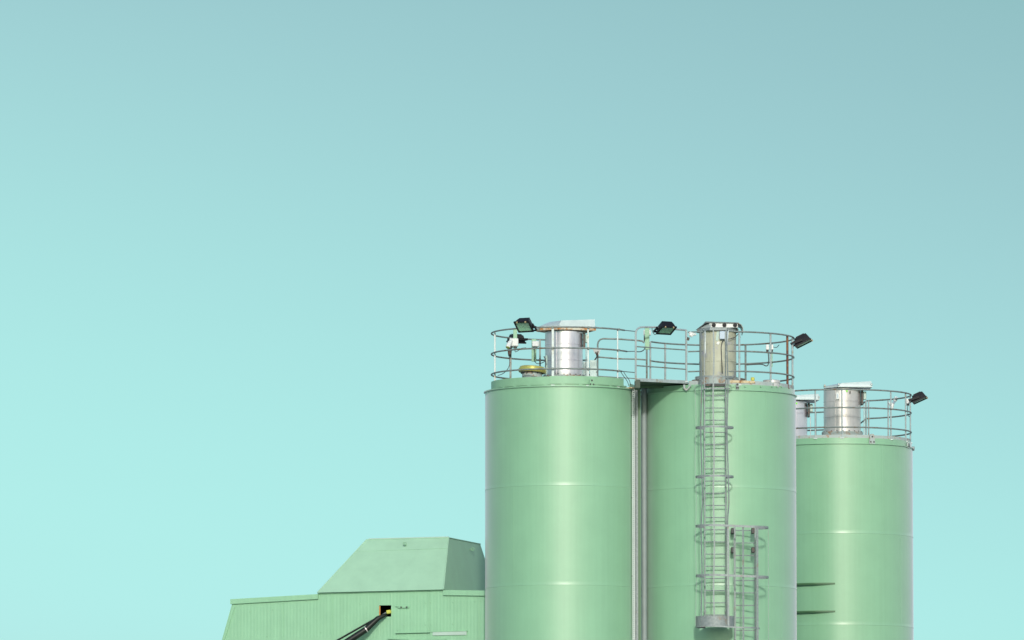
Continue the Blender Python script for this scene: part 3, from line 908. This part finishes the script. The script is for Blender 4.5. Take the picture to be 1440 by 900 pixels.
# added grey tube imitating the sky reflection on the ladder silo's edge
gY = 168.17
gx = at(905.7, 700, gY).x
GP = thing('edge_reflection_strip', (gx, gY, 0.3), 'added grey strip for the sky reflection on the silo edge, right of the tray', 'pipe')
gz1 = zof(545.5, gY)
MB().tube([(gx, gY, 0.3), (gx, gY, gz1)], 4.0 * PX, 24).build('tube_body', 'lilac', GP)
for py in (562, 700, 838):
    MB().tube([(gx, gY, zof(py, gY) - 0.012), (gx, gY, zof(py, gY) + 0.012)], 4.0 * PX + 0.004, 24).build('strip_collar', 'lilac', GP)

# ------------------------------------------------------------------ hatch and caps on the decks
hY = P(A, -20, 0, 60).y
hx = at(748.5, 525, hY)
HT = thing('hatch', (hx.x, hY, A.zdeck), 'round yellow metal hatch lid on the deck of the left silo', 'hatch')
zl0 = zof(522.5, hY)
tl = Matrix.Rotation(R(4), 3, 'Y') @ Matrix.Rotation(R(-3), 3, 'X')
MB().lathe([(0.24, A.zdeck), (0.24, zl0 - 0.02), (0.27, zl0 - 0.02), (0.27, zl0)], (hx.x, hY, 0), 40).build('neck', 'kick', HT)
MB().lathe([(0.27, -0.03), (0.315, -0.03), (0.328, -0.01), (0.328, 0.055), (0.31, 0.065), (0.30, 0.10), (0.27, 0.115), (0.10, 0.125), (0.005, 0.13)], (hx.x, hY, zl0), 48, axis=tl).build('lid', 'brass', HT)
nb = MB()
for i in range(12):
    t = 2 * math.pi * i / 12
    p = Vector((hx.x + 0.255 * math.sin(t), hY - 0.255 * math.cos(t), zl0 - 0.055))
    nb.tube([p, p + Vector((0, 0, 0.05))], 0.016, 6)
each(nb, 'bolt', 'soot', HT)
# low grey dome and yellow cap on B
dY = P(B, 45, 0, 90).y
dm = at(1085, 537, dY)
dz = B.zdeck
zd1 = zof(533.6, dY - 0.2)
DM = thing('vent_cap', (dm.x, dY, dz), 'low pale grey drum lid on the deck of the ladder silo', 'vent cap')
MB().lathe([(0.19, dz - 0.02), (0.19, zd1 - 0.07), (0.205, zd1 - 0.07), (0.205, zd1 - 0.01), (0.19, zd1), (0.005, zd1 + 0.01)], (dm.x, dY, 0), 40).build('lid', 'silver_dull', DM)
MB().tube([(dm.x, dY - 0.18, zd1 - 0.06), (dm.x, dY - 0.24, zd1 - 0.06)], 0.02, 8).build('catch', 'white', DM)
cY = P(B, 28, 0, 101).y
cp = at(1058.5, 534, cY)
zc0 = B.zdeck
MB().lathe([(0.030, zc0), (0.030, zof(534.8, cY)), (0.045, zof(534.8, cY)), (0.045, zof(531.2, cY)), (0.035, zof(530.6, cY)), (0.003, zof(530.5, cY))], (cp.x, cY, 0), 20).build('cap', 'yellow')
tag(bpy.data.objects['cap'], 'small bright yellow cap on the rusty edge of the ladder silo deck', 'cap')
# steel angle lying by B's filter base
MB().box(at(1043.5, 533.6, cY + 0.3), (0.14, 0.12, 0.05), Matrix.Rotation(R(10), 3, 'Y')).build('deck_clip', 'soot', B.root)
MB().box(at(978, 534.5, P(B, -18, 0, 90).y), (0.17, 0.14, 0.03), Matrix.Rotation(R(-12), 3, 'Y')).build('deck_clip', 'soot', B.root)

# ------------------------------------------------------------------ floodlights
FLG = 'black floodlights on the silo rails'
def floodlight(loc, yaw, pitch, label, k=1.0, stub=None, dp=0.19):
    root = thing('floodlight', loc, label, 'floodlight', FLG)
    Q = Matrix.Rotation(yaw, 3, 'Z') @ Matrix.Rotation(pitch, 3, 'X')
    L = Vector(loc)
    W, H, Dp = 0.215 * k, 0.175 * k, dp * k       # half sizes, depth
    T = lambda x, y, z: L + Q @ Vector((x, y, z))
    rect = lambda a, b, y: [T(-a, y, -b), T(a, y, -b), T(a, y, b), T(-a, y, b)]
    hs = MB().loft([rect(W * 0.66, H * 0.72, Dp), rect(W * 0.80, H * 0.84, Dp * 0.55), rect(W * 0.88, H * 0.90, 0.03), rect(W, H, 0.02), rect(W, H, -0.015),
                    rect(W * 0.86, H * 0.82, -0.015), rect(W * 0.84, H * 0.80, 0.015), rect(W * 0.45, H * 0.40, Dp * 0.66)], cap=True).build('housing', 'black', root)
    fn = MB()
    for i in range(6):
        x = W * (-0.5 + i * 0.2)
        fn.box(T(x, Dp * 1.02, 0), (0.008 * k, 0.035 * k, H * 1.0), Q)
    each(fn, 'cooling_fin', 'black', hs)
    MB().loft([rect(W * 0.83, H * 0.79, 0.012), rect(W * 0.47, H * 0.42, Dp * 0.62)], cap=False).build('reflector', 'reflector', root)
    MB().loft([rect(W * 0.45, H * 0.38, Dp * 0.60), rect(W * 0.45, H * 0.38, Dp * 0.63)]).build('reflector_back', 'lampback', root)
    MB().tube([T(-W * 0.35, Dp * 0.42, 0), T(W * 0.35, Dp * 0.42, 0)], 0.022 * k, 8).build('lamp_tube', 'white', root)
    MB().loft([rect(W * 0.85, H * 0.81, 0.0), rect(W * 0.85, H * 0.81, 0.005)]).build('lens', 'lens', root)
    for sx in (-1, 1):
        MB().tube([T(sx * W * 0.55 , -0.026, H * 0.91), T(sx * W * 0.55, 0.0, H * 0.91)], 0.022 * k, 8).build('screw', 'bolt', root)
    yk = MB()
    for sx in (-1, 1):
        yk.bar([T(sx * (W + 0.015), Dp * 0.35, H * 0.1), T(sx * (W + 0.015), Dp * 0.55, -H * 1.3)], 0.05, 0.012, up=(Q @ Vector((0, 1, 0.1))).normalized())
    yk.bar([T(-(W + 0.015), Dp * 0.55, -H * 1.3), T(W + 0.015, Dp * 0.55, -H * 1.3)], 0.05, 0.012, up=(Q @ Vector((0, 1, 0))).normalized())
    yk.build('yoke', 'black', root)
    if stub:
        MB().tube([T(*stub[0])] + [Vector(q) for q in stub[1:]], 0.026, 8).build('mounting_arm', 'black', root)
    return root
ph = phi_of(A, 738, ra)
p1 = at(736.5, 459.5, P(A, ph, 0, ra).y - 0.34)
floodlight(p1, R(-30), R(47), 'black floodlight on the left silo rail, its glass tilted toward the viewer', 0.96,
           stub=[(0.22, 0.06, -0.02), at(748.5, 460.5, p1.y + 0.05), at(753.5, 459.9, P(A, phi_of(A, 753, ra), 0, ra).y)])
p2 = at(726.0, 481.5, P(A, phi_of(A, 726, ra, True), 0, ra).y + 0.12)
floodlight(p2, R(196), R(80), 'black floodlight on the rear rail, half hidden behind the white camera box', 0.95,
           stub=[(0, 0.1, -0.2), at(722, 478, p2.y - 0.25)])
p3 = on_bridge(937.0, 465.5) + Vector((0, -0.16, 0))
floodlight(p3, R(30), R(61), 'black floodlight over the footbridge between the two tall silos', 0.94,
           stub=[(-0.22, 0.06, -0.02), on_bridge(922.5, 460.5)])
p4 = at(1130.5, 483.0, B.Y - 0.1)
floodlight(p4, R(82), R(64), 'black floodlight at the right end of the ladder silo rail, seen from its side', 1.2, dp=0.155,
           stub=[(0, 0.1, -0.2), at(1116.3, 480, B.Y - 0.05)])
p5 = at(1294.0, 562.8, C.Y - 0.1)
floodlight(p5, R(82), R(66), 'black floodlight at the right end of the lower silo rail', 1.1, dp=0.155,
           stub=[(0, 0.1, -0.2), at(1281.5, 561, C.Y - 0.05)])

# ------------------------------------------------------------------ boxes, cameras and cabinets
JG = 'white junction boxes on the rails'
def jbox(px0, px1, py0, py1, Y, label, post_px=None, post_py=None, wpost=6.5, m='white', yaw=0.0, mp='green', dark=False):
    a, b = at(px0, py1, Y), at(px1, py0, Y)
    c = (a + b) / 2
    root = thing('junction_box', (c.x, Y, a.z), label, 'junction box', JG)
    MB().box(c, (b.x - a.x, 0.11, b.z - a.z), Matrix.Rotation(yaw, 3, 'Z'), 0.012).build('enclosure', m, root)
    MB().box(c + Vector((0, -0.057, (b.z - a.z) * 0.02)), ((b.x - a.x) * 0.9, 0.012, (b.z - a.z) * 0.88), Matrix.Rotation(yaw, 3, 'Z'), 0.005).build('cover', m, root)
    gl = MB()
    for t in (0.3, 0.7):
        p = Vector((a.x + (b.x - a.x) * t, Y, a.z))
        gl.tube([p + Vector((0, 0, 0.005)), p + Vector((0, 0, -0.04))], 0.016, 8)
    each(gl, 'cable_gland', 'soot', root)
    if post_px:
        q0, q1 = at(post_px, post_py[1], Y + 0.09), at(post_px, post_py[0], Y + 0.09)
        MB().box((q0 + q1) / 2, (wpost * PX, 0.035, q1.z - q0.z), bevel=0.005).build('mounting_plate', mp, root)
    return root
yr1 = P(A, phi_of(A, 722, ra, True), 0, ra).y - 0.3
jb = jbox(716.5, 729, 476, 487.2, yr1, 'white box with a hooded camera beside it, under the leftmost floodlight', 724.5, (462, 490), 5.5)
# hooded camera
CM = thing('camera', at(713.5, 485.5, yr1 - 0.1), 'white tapered camera hanging at the left of the white box', 'camera')
cq = [at(719.5, 479, yr1 - 0.05), at(717, 482, yr1 - 0.10), at(714.8, 486.5, yr1 - 0.16), at(714.2, 488.6, yr1 - 0.18)]
MB().tube(cq, [0.035, 0.055, 0.06, 0.055], 14).build('hood', 'white', CM)
MB().tube([cq[-1], cq[-1] + (cq[-1] - cq[-2]).normalized() * 0.012], 0.046, 12).build('lens', 'brass', CM)
MB().tube([at(716.8, 490, yr1), at(716.8, 497, yr1), at(716.8, 500, yr1 + 0.15)], [0.055, 0.045, 0.035], 10).build('mount', 'soot', CM)
yr2 = P(A, phi_of(A, 752, ra, True), 0, ra).y - 0.25
jbox(748.2, 757.9, 479.8, 487.7, yr2, 'plain white box on a green plate, just left of the shiny filter', 750.9, (477, 508.5), 6.8)
yb_ = corner.y + 0.65
jbox(904.8, 915.2, 464.3, 471.8, yb_ + 0.3, 'white box behind the green plate on the footbridge rail')
mpl = MB().box((at(910, 476.5, yb_ + 0.1)), (6.4 * PX, 0.05, 30 * PX), bevel=0.005).build('mounting_plate', 'green')
tag(mpl, 'flat green plate standing on the footbridge beside the floodlight', 'mounting plate')
MB().box(at(906.3, 476.5, yb_ + 0.3), (0.035, 0.04, 0.13)).build('cable_duct', 'soot')
tag(bpy.data.objects['cable_duct'], 'short dark cable duct under the white box by the green plate', 'cable duct')
yb1 = P(B, phi_of(B, 1080, rb, True), 0, rb).y - 0.2
jbox(1077.0, 1081.4, 484.8, 492.4, yb1, 'narrow white box on a rear post of the ladder silo rail, left one of two')
jbox(1083.0, 1087.4, 484.6, 492.2, yb1, 'narrow white box with a green post under it on the ladder silo rail', 1084.8, (482.6, 516), 3.2)
jb2 = jbox(1274.2, 1279.2, 561.0, 568.2, C.Y + 0.3, 'small white box under the floodlight at the far right')
# white camera on C's rear post
yc1 = P(C, phi_of(C, 1253.5, rc, True), 0, rc).y - 0.08
CM2 = thing('camera', at(1254, 575, yc1), 'white camera on a post of the lower silo rail, tilted up', 'camera')
MB().tube([at(1253.6, 576, yc1), at(1254.3, 571, yc1), at(1256, 567, yc1)], [0.04, 0.05, 0.035], 12).tube([at(1251.2, 566.3, yc1), at(1253.2, 570.5, yc1)], [0.03, 0.04], 10).build('mount', 'white', CM2)
q0, q1 = at(1256.6, 566.5, yc1 - 0.03), at(1261, 558.8, yc1 - 0.1)
MB().tube([q0, q0.lerp(q1, 0.45)], 0.035, 12).build('collar', 'bluebox', CM2)
MB().tube([q0.lerp(q1, 0.42), q1], [0.05, 0.048], 14).build('housing', 'white', CM2)
# white sensor on the bridge's right post
SN = thing('sensor', at(970, 475, pr_.y - 0.05), 'white pronged sensor on the post at the right end of the footbridge', 'sensor')
MB().box(at(971.8, 470.3, pr_.y), (0.09, 0.09, 0.10), Matrix.Rotation(R(20), 3, 'Y'), 0.02).tube([at(973, 470, pr_.y), at(979, 470.3, pr_.y)], [0.045, 0.02], 10).tube([at(970, 467, pr_.y), at(973.5, 473.5, pr_.y)], 0.035, 10).build('body', 'white', SN)
MB().tube([at(968, 474.5, pr_.y), at(967, 478.5, pr_.y)], 0.035, 10).build('clamp', 'soot', SN)
# white bracketed sensor on the bent rear rail and the cabinet under it
SN2 = thing('sensor', at(839, 500, yr - 0.1), 'white cup-shaped sensor on the bent rail above the pale cabinet', 'sensor')
MB().loft([[at(833.5, 491.3, yr - 0.2), at(844.3, 491.8, yr - 0.2), at(844.3, 491.8, yr - 0.02), at(833.5, 491.3, yr - 0.02)],
           [at(836.5, 497.5, yr - 0.16), at(842.5, 499, yr - 0.16), at(842.5, 499, yr - 0.06), at(836.5, 497.5, yr - 0.06)]]).build('body', 'white', SN2)
MB().tube([at(838, 495, yr - 0.21), at(839.5, 501.5, yr - 0.15), at(836, 507, yr - 0.1)], 0.016, 6).tube([at(841, 494, yr - 0.21), at(840, 500, yr - 0.15)], 0.014, 6).build('cables', 'soot', SN2)
ycb = A.Y + 0.35
CB = thing('cabinet', at(829.5, 531, ycb), 'pale double cabinet on the deck just right of the shiny filter', 'cabinet')
za_, zb_ = A.zdeck + 0.01, zof(508.5, ycb)
for p0_, p1_, zz in ((819.8, 828.6, 0.0), (829.2, 839.4, 0.03)):
    xa_, xb_ = at(p0_, 520, ycb).x, at(p1_, 520, ycb).x
    MB().box(((xa_ + xb_) / 2, ycb, (za_ + zb_ + zz) / 2), (xb_ - xa_, 0.16, zb_ + zz - za_), bevel=0.012).build('cabinet_body', 'cabinet', CB)
MB().box(at(839.2, 523, ycb - 0.085), (0.02, 0.03, 0.03)).build('latch', 'soot', CB)
MB().box(at(828.5, 527, ycb - 0.085), (0.03, 0.03, 0.04)).build('latch', 'soot', CB)

# ------------------------------------------------------------------ loose cables
CG = 'loose cables on the silo tops'
def cable(pts, label, r=0.0085):
    n = 6; out = []
    pts = [Vector(p) for p in pts]
    for i in range(len(pts) - 1):               # Catmull-Rom
        p0, p1, p2, p3 = pts[max(0, i - 1)], pts[i], pts[i + 1], pts[min(len(pts) - 1, i + 2)]
        for j in range(n):
            t = j / n
            out.append(0.5 * ((2 * p1) + (p2 - p0) * t + (2 * p0 - 5 * p1 + 4 * p2 - p3) * t * t + (3 * p1 - p0 - 3 * p2 + p3) * t ** 3))
    out.append(pts[-1])
    return tag(MB().tube(out, r, 6).build('cable', 'cable'), label, 'cable', CG)
cable([at(751, 486.5, yr2 - 0.07), at(752.5, 498, yr2 - 0.07), at(751.5, 507, yr2 - 0.05), at(756, 511.5, yr2), at(763, 510, yr2 + 0.1), at(766, 508, yr2 + 0.1)], 'dark cable looping down the green plate left of the shiny filter')
cable([at(724, 488, yr1 - 0.02), at(724.5, 494.5, yr1 - 0.02), at(728, 493.5, yr1), at(733, 490, yr1), at(740, 489, yr1)], 'thin cable hooked under the white box with the camera')
cable([at(716.2, 500, yr1 - 0.05), at(716.5, 512, yr1 - 0.05), at(713.5, 519.5, yr1 - 0.05), at(707, 525.5, yr1 + 0.1), at(700, 528, yr1 + 0.2)], 'cable hanging down the rear post under the tapered camera')
yk1 = P(A, 56, 0, ra).y
cable([at(873, 523, yk1), at(877, 529, yk1), at(882, 536, yk1 + 0.05), at(884.5, 543, yk1 + 0.05)], 'left cable of the pair dropping from the rail beside the footbridge')
cable([at(877, 523, yk1), at(880.5, 528.5, yk1), at(885, 535, yk1 + 0.05), at(887, 542, yk1 + 0.05)], 'right cable of the pair dropping from the rail beside the footbridge')
cable([at(894.5, 494.5, corner.y), at(900, 494.6, corner.y + 0.2), at(904.5, 492.8, corner.y + 0.4), at(907, 489.5, yb_ + 0.05)], 'black cable curving from the corner post to the green plate', 0.012)
cable([p3 + Vector((-0.22, 0.1, -0.05)), on_bridge(921, 470.5), on_bridge(917.8, 466.5), on_bridge(916.8, 461)], 'thin cable hanging beside the footbridge floodlight')
cable([at(1050, 513.2, yb1), at(1070, 512.3, yb1), at(1077, 514.5, yb1), at(1080, 513, yb1), at(1081, 506, yb1 - 0.03), at(1080, 493, yb1 - 0.03)], 'cable sagging along the ladder silo rear rail to the white boxes', 0.014)
cable([at(1087, 488, yb1 - 0.05), at(1092, 488.5, yb1 - 0.05), at(1095.5, 485, yb1 + 0.05)], 'short cable at the right of the twin white boxes')
cable([at(1277, 568, C.Y + 0.25), at(1276.3, 577, C.Y + 0.2), at(1277.5, 585, C.Y + 0.15), at(1281, 585.5, C.Y)], 'dark cable under the white box at the far right rail')
cable([at(765, 501, hY), at(767, 506, hY), at(767.3, 513, hY), at(766.7, 516.5, hY)], 'short dark cable hanging at the left edge of the shiny filter', 0.013)
CS = MB().tube([at(768.5, 500, hY + 0.1), at(768.5, 527, hY + 0.1)], 0.022, 8).build('conduit', 'pale')
tag(CS, 'short pale conduit standing at the left edge of the shiny filter', 'conduit')

# ------------------------------------------------------------------ the building at left
TH = R(17)
nrm = Vector((-math.sin(TH), -math.cos(TH), 0))        # the way its front faces
alng = Vector((math.cos(TH), -math.sin(TH), 0))        # rightwards along the front
back = -nrm
P0 = at(683.5, 850, 169.25)
def wp(px, py, off=0.0):
    return on_plane(px, py, P0 + nrm * off, nrm)
BL = thing('building', (wp(500, 880).x, wp(500, 880).y, 0), 'green corrugated metal shed with a hipped roof at the left of the silos', 'building')
def u_of(p): return (p - P0).dot(alng)
uL0, zL0 = u_of(wp(327.5, 845)), wp(327.5, 845).z
pLb = wp(312.0, 900)
slope = (u_of(pLb) - uL0) / (pLb.z - zL0)               # u shift per metre of height on the battered left edge
def left_u(z): return uL0 + slope * (z - zL0)
tops = [(u_of(wp(px, py)), wp(px, py).z) for px, py in ((320, 845.5), (447, 838.2), (447.2, 834.0), (623, 830.5), (623.2, 832), (686, 832))]
def top_z(u):
    for (u0, z_0), (u1, z_1) in zip(tops, tops[1:]):
        if u <= u1:
            return z_0 + (z_1 - z_0) * (u - u0) / max(1e-6, u1 - u0)
    return tops[-1][1]
hu0, hu1 = u_of(wp(533.2, 858)), u_of(wp(550.2, 858))
hz0, hz1 = wp(541, 867.2).z, wp(541, 851.2).z
pitch_ = 0.084
prof_ = [(0.0, 0.0), (0.40, 0.0), (0.52, 0.0016), (0.88, 0.0016), (1.0, 0.0)]
us = []
ub_ = left_u(0.0)
k0 = int(math.floor(ub_ / pitch_))
for kx in range(k0, 2):
    for f_, d_ in prof_[:-1]:
        us.append(((kx + f_) * pitch_, d_))
us = [q for q in us if q[0] <= u_of(wp(685.5, 860)) + 1e-6]
for hu in (hu0, hu1):
    us.append((hu, 0.004))
us.sort()
wall = MB()
def WP(u, z, d): return Vector((P0.x, P0.y, 0)) + alng * u + nrm * d + Vector((0, 0, z))
for (u0, d0), (u1, d1) in zip(us, us[1:]):
    segs = []
    # bottom limit set by the battered left edge
    zt0, zt1 = top_z(u0), top_z(u1)
    if u1 <= uL0:                                        # left of the top corner: below the slanted edge only
        zt0, zt1 = zL0 + (u0 - uL0) / slope, zL0 + (u1 - uL0) / slope
        if zt1 <= 0: continue
        zt0 = max(0, zt0)
    if hu0 - 1e-6 <= u0 and u1 <= hu1 + 1e-6:
        segs = [(0, 0, hz0, hz0), (hz1, hz1, zt0, zt1)]
    else:
        segs = [(0, 0, zt0, zt1)]
    for b0, b1, t0, t1 in segs:
        wall.add([WP(u0, b0, d0), WP(u1, b1, d1), WP(u1, t1, d1), WP(u0, t0, d0)], [(0, 1, 2, 3)])
wl_o = wall.build('wall', 'clad', BL, recalc=False, angle=20)
# end and back walls
DEP = 5.6
uR = u_of(wp(685.5, 860))
ends = MB()
def WB(u, z, b): return Vector((P0.x, P0.y, 0)) + alng * u + back * b + Vector((0, 0, z))
zr = top_z(uR)
bsec = 2.0     # left part behind the slanted edge
ends.add([WB(left_u(0), 0, 0), WB(uL0, zL0, 0), WB(uL0, zL0, DEP), WB(left_u(0), 0, DEP)], [(0, 1, 2, 3)])
uRb = uR - 0.02
ends.add([WB(uRb, 0, 0.02), WB(uRb, zr - 0.02, 0.02), WB(uRb, zr - 0.02, DEP), WB(uRb, 0, DEP)], [(0, 3, 2, 1)])
ends.add([WB(left_u(0), 0, DEP), WB(uL0, zL0, DEP), WB(uRb, zr - 0.02, DEP), WB(uRb, 0, DEP)], [(0, 1, 2, 3)])
ends.build('wall', 'clad', BL, recalc=False)
# flat roof sheet behind the parapet trim
MB().add([WB(uL0, zL0 - 0.06, 0.01), WB(tops[1][0], tops[1][1] - 0.08, 0.01), WB(tops[1][0], tops[1][1] - 0.08, DEP), WB(uL0, zL0 - 0.06, DEP)], [(0, 1, 2, 3)]).add(
    [WB(tops[1][0], tops[1][1] - 0.08, 0.01), WB(uRb, zr - 0.08, 0.01), WB(uRb, zr - 0.08, DEP), WB(tops[1][0], tops[1][1] - 0.08, DEP)], [(0, 1, 2, 3)]).build('roof_sheet', 'roofp', BL, recalc=False)
# trims
def trim(pa, pb, hpx, off=0.05, m='clad', name='fascia', thick=0.05):
    a, b = wp(*pa, off), wp(*pb, off)
    h = hpx * PX
    vs = [a, b, b - Vector((0, 0, h)), a - Vector((0, 0, h))]
    return MB().prism(vs, back * thick).build(name, m, BL)
trim((323.8, 842.6), (447.0, 835.4), 7.0)
trim((623.0, 829.6), (684.5, 830.4), 7.4, 0.055)
trim((446.6, 834.0), (624.0, 829.3), 1.5, 0.025, 'clad', 'drip_edge', 0.03)
# battered corner flashing
a, b = wp(331.0, 851, 0.02), wp(315.6, 900, 0.02)
dl = (b - a); lo_ = a + dl * 3.3
hi_ = wp(328.2, 850, 0.02); lo2_ = hi_ + (wp(312.4, 900, 0.02) - hi_) * 3.3
MB().prism([a, hi_, lo2_, lo_], back * 0.03).build('corner_flashing', 'clad', BL)
# hipped roof
bk_ = 0.95
FL_, FR_ = wp(446.4, 833.4, 0.09), wp(623.6, 828.9, 0.09)
TL_, TR_ = on_plane(515.5, 759.0, P0 + back * bk_, nrm), on_plane(631.0, 756.2, P0 + back * bk_, nrm)
Lr = 2.55
TRb, TLb = TR_ + back * Lr, TL_ + back * Lr
FRb, FLb = FR_ + back * (Lr + 2 * bk_), FL_ + back * (Lr + 2 * bk_)
RF_o = MB().add([FL_, FR_, TR_, TL_, FRb, FLb, TRb, TLb], [(0, 1, 2, 3), (1, 4, 6, 2), (4, 5, 7, 6), (5, 0, 3, 7), (3, 2, 6, 7), (0, 5, 4, 1)]).build('roof', 'roofp', BL, angle=10)
rc_ = MB()
for q0, q1 in ((TL_, TR_), (TR_, TRb), (FL_, TL_), (FR_, TR_)):
    rc_.tube([q0, q1], 0.016, 6)
each(rc_, 'ridge_capping', 'roofp', RF_o)
MB().tube([TL_ + Vector((0.05, 0, 0.02)), TR_ + Vector((0, 0, 0.02))], 0.013, 6).build('ridge_flashing', 'pale', RF_o)
# lap of the two sheets across the front slope
fr = (TL_ - FL_).normalized()
n_roof = (FR_ - FL_).cross(TL_ - FL_).normalized()
if n_roof.y > 0: n_roof = -n_roof
la, lb_ = FL_.lerp(TL_, 0.78), FR_.lerp(TR_, 0.80)
MB().bar([la + n_roof * 0.004 + Vector((0.02, 0, 0)), lb_ + n_roof * 0.004], 0.03, 0.008, up=(TL_ - FL_).normalized()).build('sheet_lap', 'roofp', RF_o)
# lifting eyes
def eye(p, n_):
    m = MB(); x_, y_ = basis(n_)
    m.tube([p, p + n_ * 0.05], 0.014, 6)
    m.tube([p + n_ * 0.08 + Vector((0, 0, 0.035 * math.cos(t_))) + alng * 0.035 * math.sin(t_) for t_ in [2 * math.pi * i / 10 for i in range(10)]], 0.012, 6, closed=True)
    m.build('lifting_eye', 'green', RF_o)
fc = lambda px, py: on_plane(px, py, FL_, n_roof)
eye(fc(570.3, 767.5), n_roof)
n_side = (TR_ - FR_).cross(FRb - FR_).normalized()
if n_side.x < 0: n_side = -n_side
eye(on_plane(660.5, 773, FR_, n_side), n_side)
# opening with its dark box, rust edge, yellow end piece
ob = MB()
o0, o1 = hu0 + 0.003, hu1 - 0.003
q = [(o0, hz0 + 0.003), (o1, hz0 + 0.003), (o1, hz1 - 0.003), (o0, hz1 - 0.003)]
ob.add([WB(u, z, 0.0) for u, z in q] + [WB(u, z, 0.9) for u, z in q], [(0, 1, 5, 4), (1, 2, 6, 5), (2, 3, 7, 6), (3, 0, 4, 7), (4, 5, 6, 7)])
OP = ob.build('opening', 'dark', BL, recalc=False)
MB().prism([WB(hu0 + 0.004, hz0 + 0.01, -0.006), WB(hu0 + 0.026, hz0 + 0.01, -0.006), WB(hu0 + 0.026, hz1 - 0.01, -0.006), WB(hu0 + 0.004, hz1 - 0.01, -0.006)], back * 0.03).build('opening_edge', 'orange', OP)
MB().box(wp(547.2, 860.5, 0.03), (0.10, 0.14, 0.085), Matrix.Rotation(-TH, 3, 'Z') @ Matrix.Rotation(R(-8), 3, 'Y'), 0.012).build('end_block', 'yellow', OP)
# joints, bolted plate, ledges, pale panel
jt = MB()
for px in (397, 466, 602, 672.5):
    z_t = wp(px, 838.5 if px < 447 or px > 623 else 834).z
    p_ = wp(px, 860, 0.011)
    jt.box((p_.x, p_.y, z_t / 2), (0.03, 0.006, z_t), Matrix.Rotation(-TH, 3, 'Z'))
each(jt, 'sheet_joint', 'clad', BL)
bp_ = MB().box(wp(567.5, 853.5, 0.02), (0.28, 0.03, 0.055), Matrix.Rotation(-TH, 3, 'Z'), 0.006).build('bolted_plate', 'clad', BL)
MB().box(wp(558.5, 852.5, 0.02), (0.10, 0.03, 0.03), Matrix.Rotation(-TH, 3, 'Z') @ Matrix.Rotation(R(8), 3, 'Y'), 0.006).build('bolted_plate', 'clad', BL)
for px in (564.3, 572.2):
    p = wp(px, 853.8, 0.035)
    MB().tube([p, p + nrm * 0.025], 0.018, 8).build('bolt', 'soot', bp_)
def ledge(p0x, p1x, py0, py1, out, name, m):
    a, b = wp(p0x, py0, 0.008), wp(p1x, py1, 0.008)
    MB().prism([a, b, b - Vector((0, 0, 0.022)), a - Vector((0, 0, 0.022))], nrm * out).build(name, m, BL)
ledge(557, 605, 889.4, 888.3, 0.055, 'ledge', 'clad')
ledge(607.5, 658, 887.6, 886.4, 0.03, 'ledge', 'clad')
ledge(546, 574, 897.6, 898.6, 0.045, 'ledge', 'clad')
ledge(575, 628, 899.4, 898.6, 0.045, 'ledge', 'clad')
a, b = wp(608.6, 888.2, 0.014), wp(656.2, 887.4, 0.014)
MB().prism([a, b, b - Vector((0, 0, 5.4 * PX)), a - Vector((0, 0, 5.4 * PX))], nrm * 0.012).build('pale_panel', 'pale', BL)
sc = MB()
for px, py in ((352, 860), (384, 857), (431, 845), (598, 847.5), (606, 847.5), (637, 846), (668, 845.5), (676, 845.3), (598, 878.5), (606, 878.5), (637, 877.5), (568, 879), (559, 886), (451, 889), (376, 895), (432, 870), (487, 868), (506, 849)):
    p = wp(px, py, 0.006)
    sc.tube([p, p + nrm * 0.012], 0.014, 6)
each(sc, 'sheet_screw', 'green', BL)

# ------------------------------------------------------------------ black pipe coming out of the opening
e0 = wp(549, 863.0, -0.25); e1 = wp(541, 865.2, 0.10); e2 = wp(531.5, 869.5, 0.20); e3 = wp(515.0, 885.0, 0.30); e4 = wp(493.5, 899.0, 0.40)
dr = (e4 - e3)
far = e4 + dr * ((e4.z - 0.3) / -dr.z)
PP = thing('pipe', (far.x, far.y, 0), 'thick black pipe slanting out of the square opening in the green shed', 'pipe')
MB().tube([e0, e1, e2, e3, e4, far], [0.035, 0.042, 0.062, 0.075, 0.080, 0.080], 16).build('tube_body', 'rubber', PP)
dd = (e4 - e3).normalized()
MB().tube([e3 - dd * 0.012, e3 + dd * 0.012], 0.083, 18).build('pipe_clamp', 'silver_dull', PP)
s0, s1 = wp(545.5, 860.6, 0.12), wp(476.5, 899.3, 0.38)
sd = (s1 - s0)
s2 = s1 + sd * ((s1.z - 0.3) / -sd.z)
tp = thing('pipe', (s2.x, s2.y, 0), 'thin black rod running above the thick slanting pipe', 'rod')
tp.name = 'rod'
MB().tube([wp(533, 867.2, 0.19), s1, s2], 0.024, 10).build('rod_body', 'rubber', tp)
MB().tube([wp(547, 859.6, -0.05), wp(533, 867.8, 0.17)], 0.022, 10).build('rod_tip', 'galv', tp)
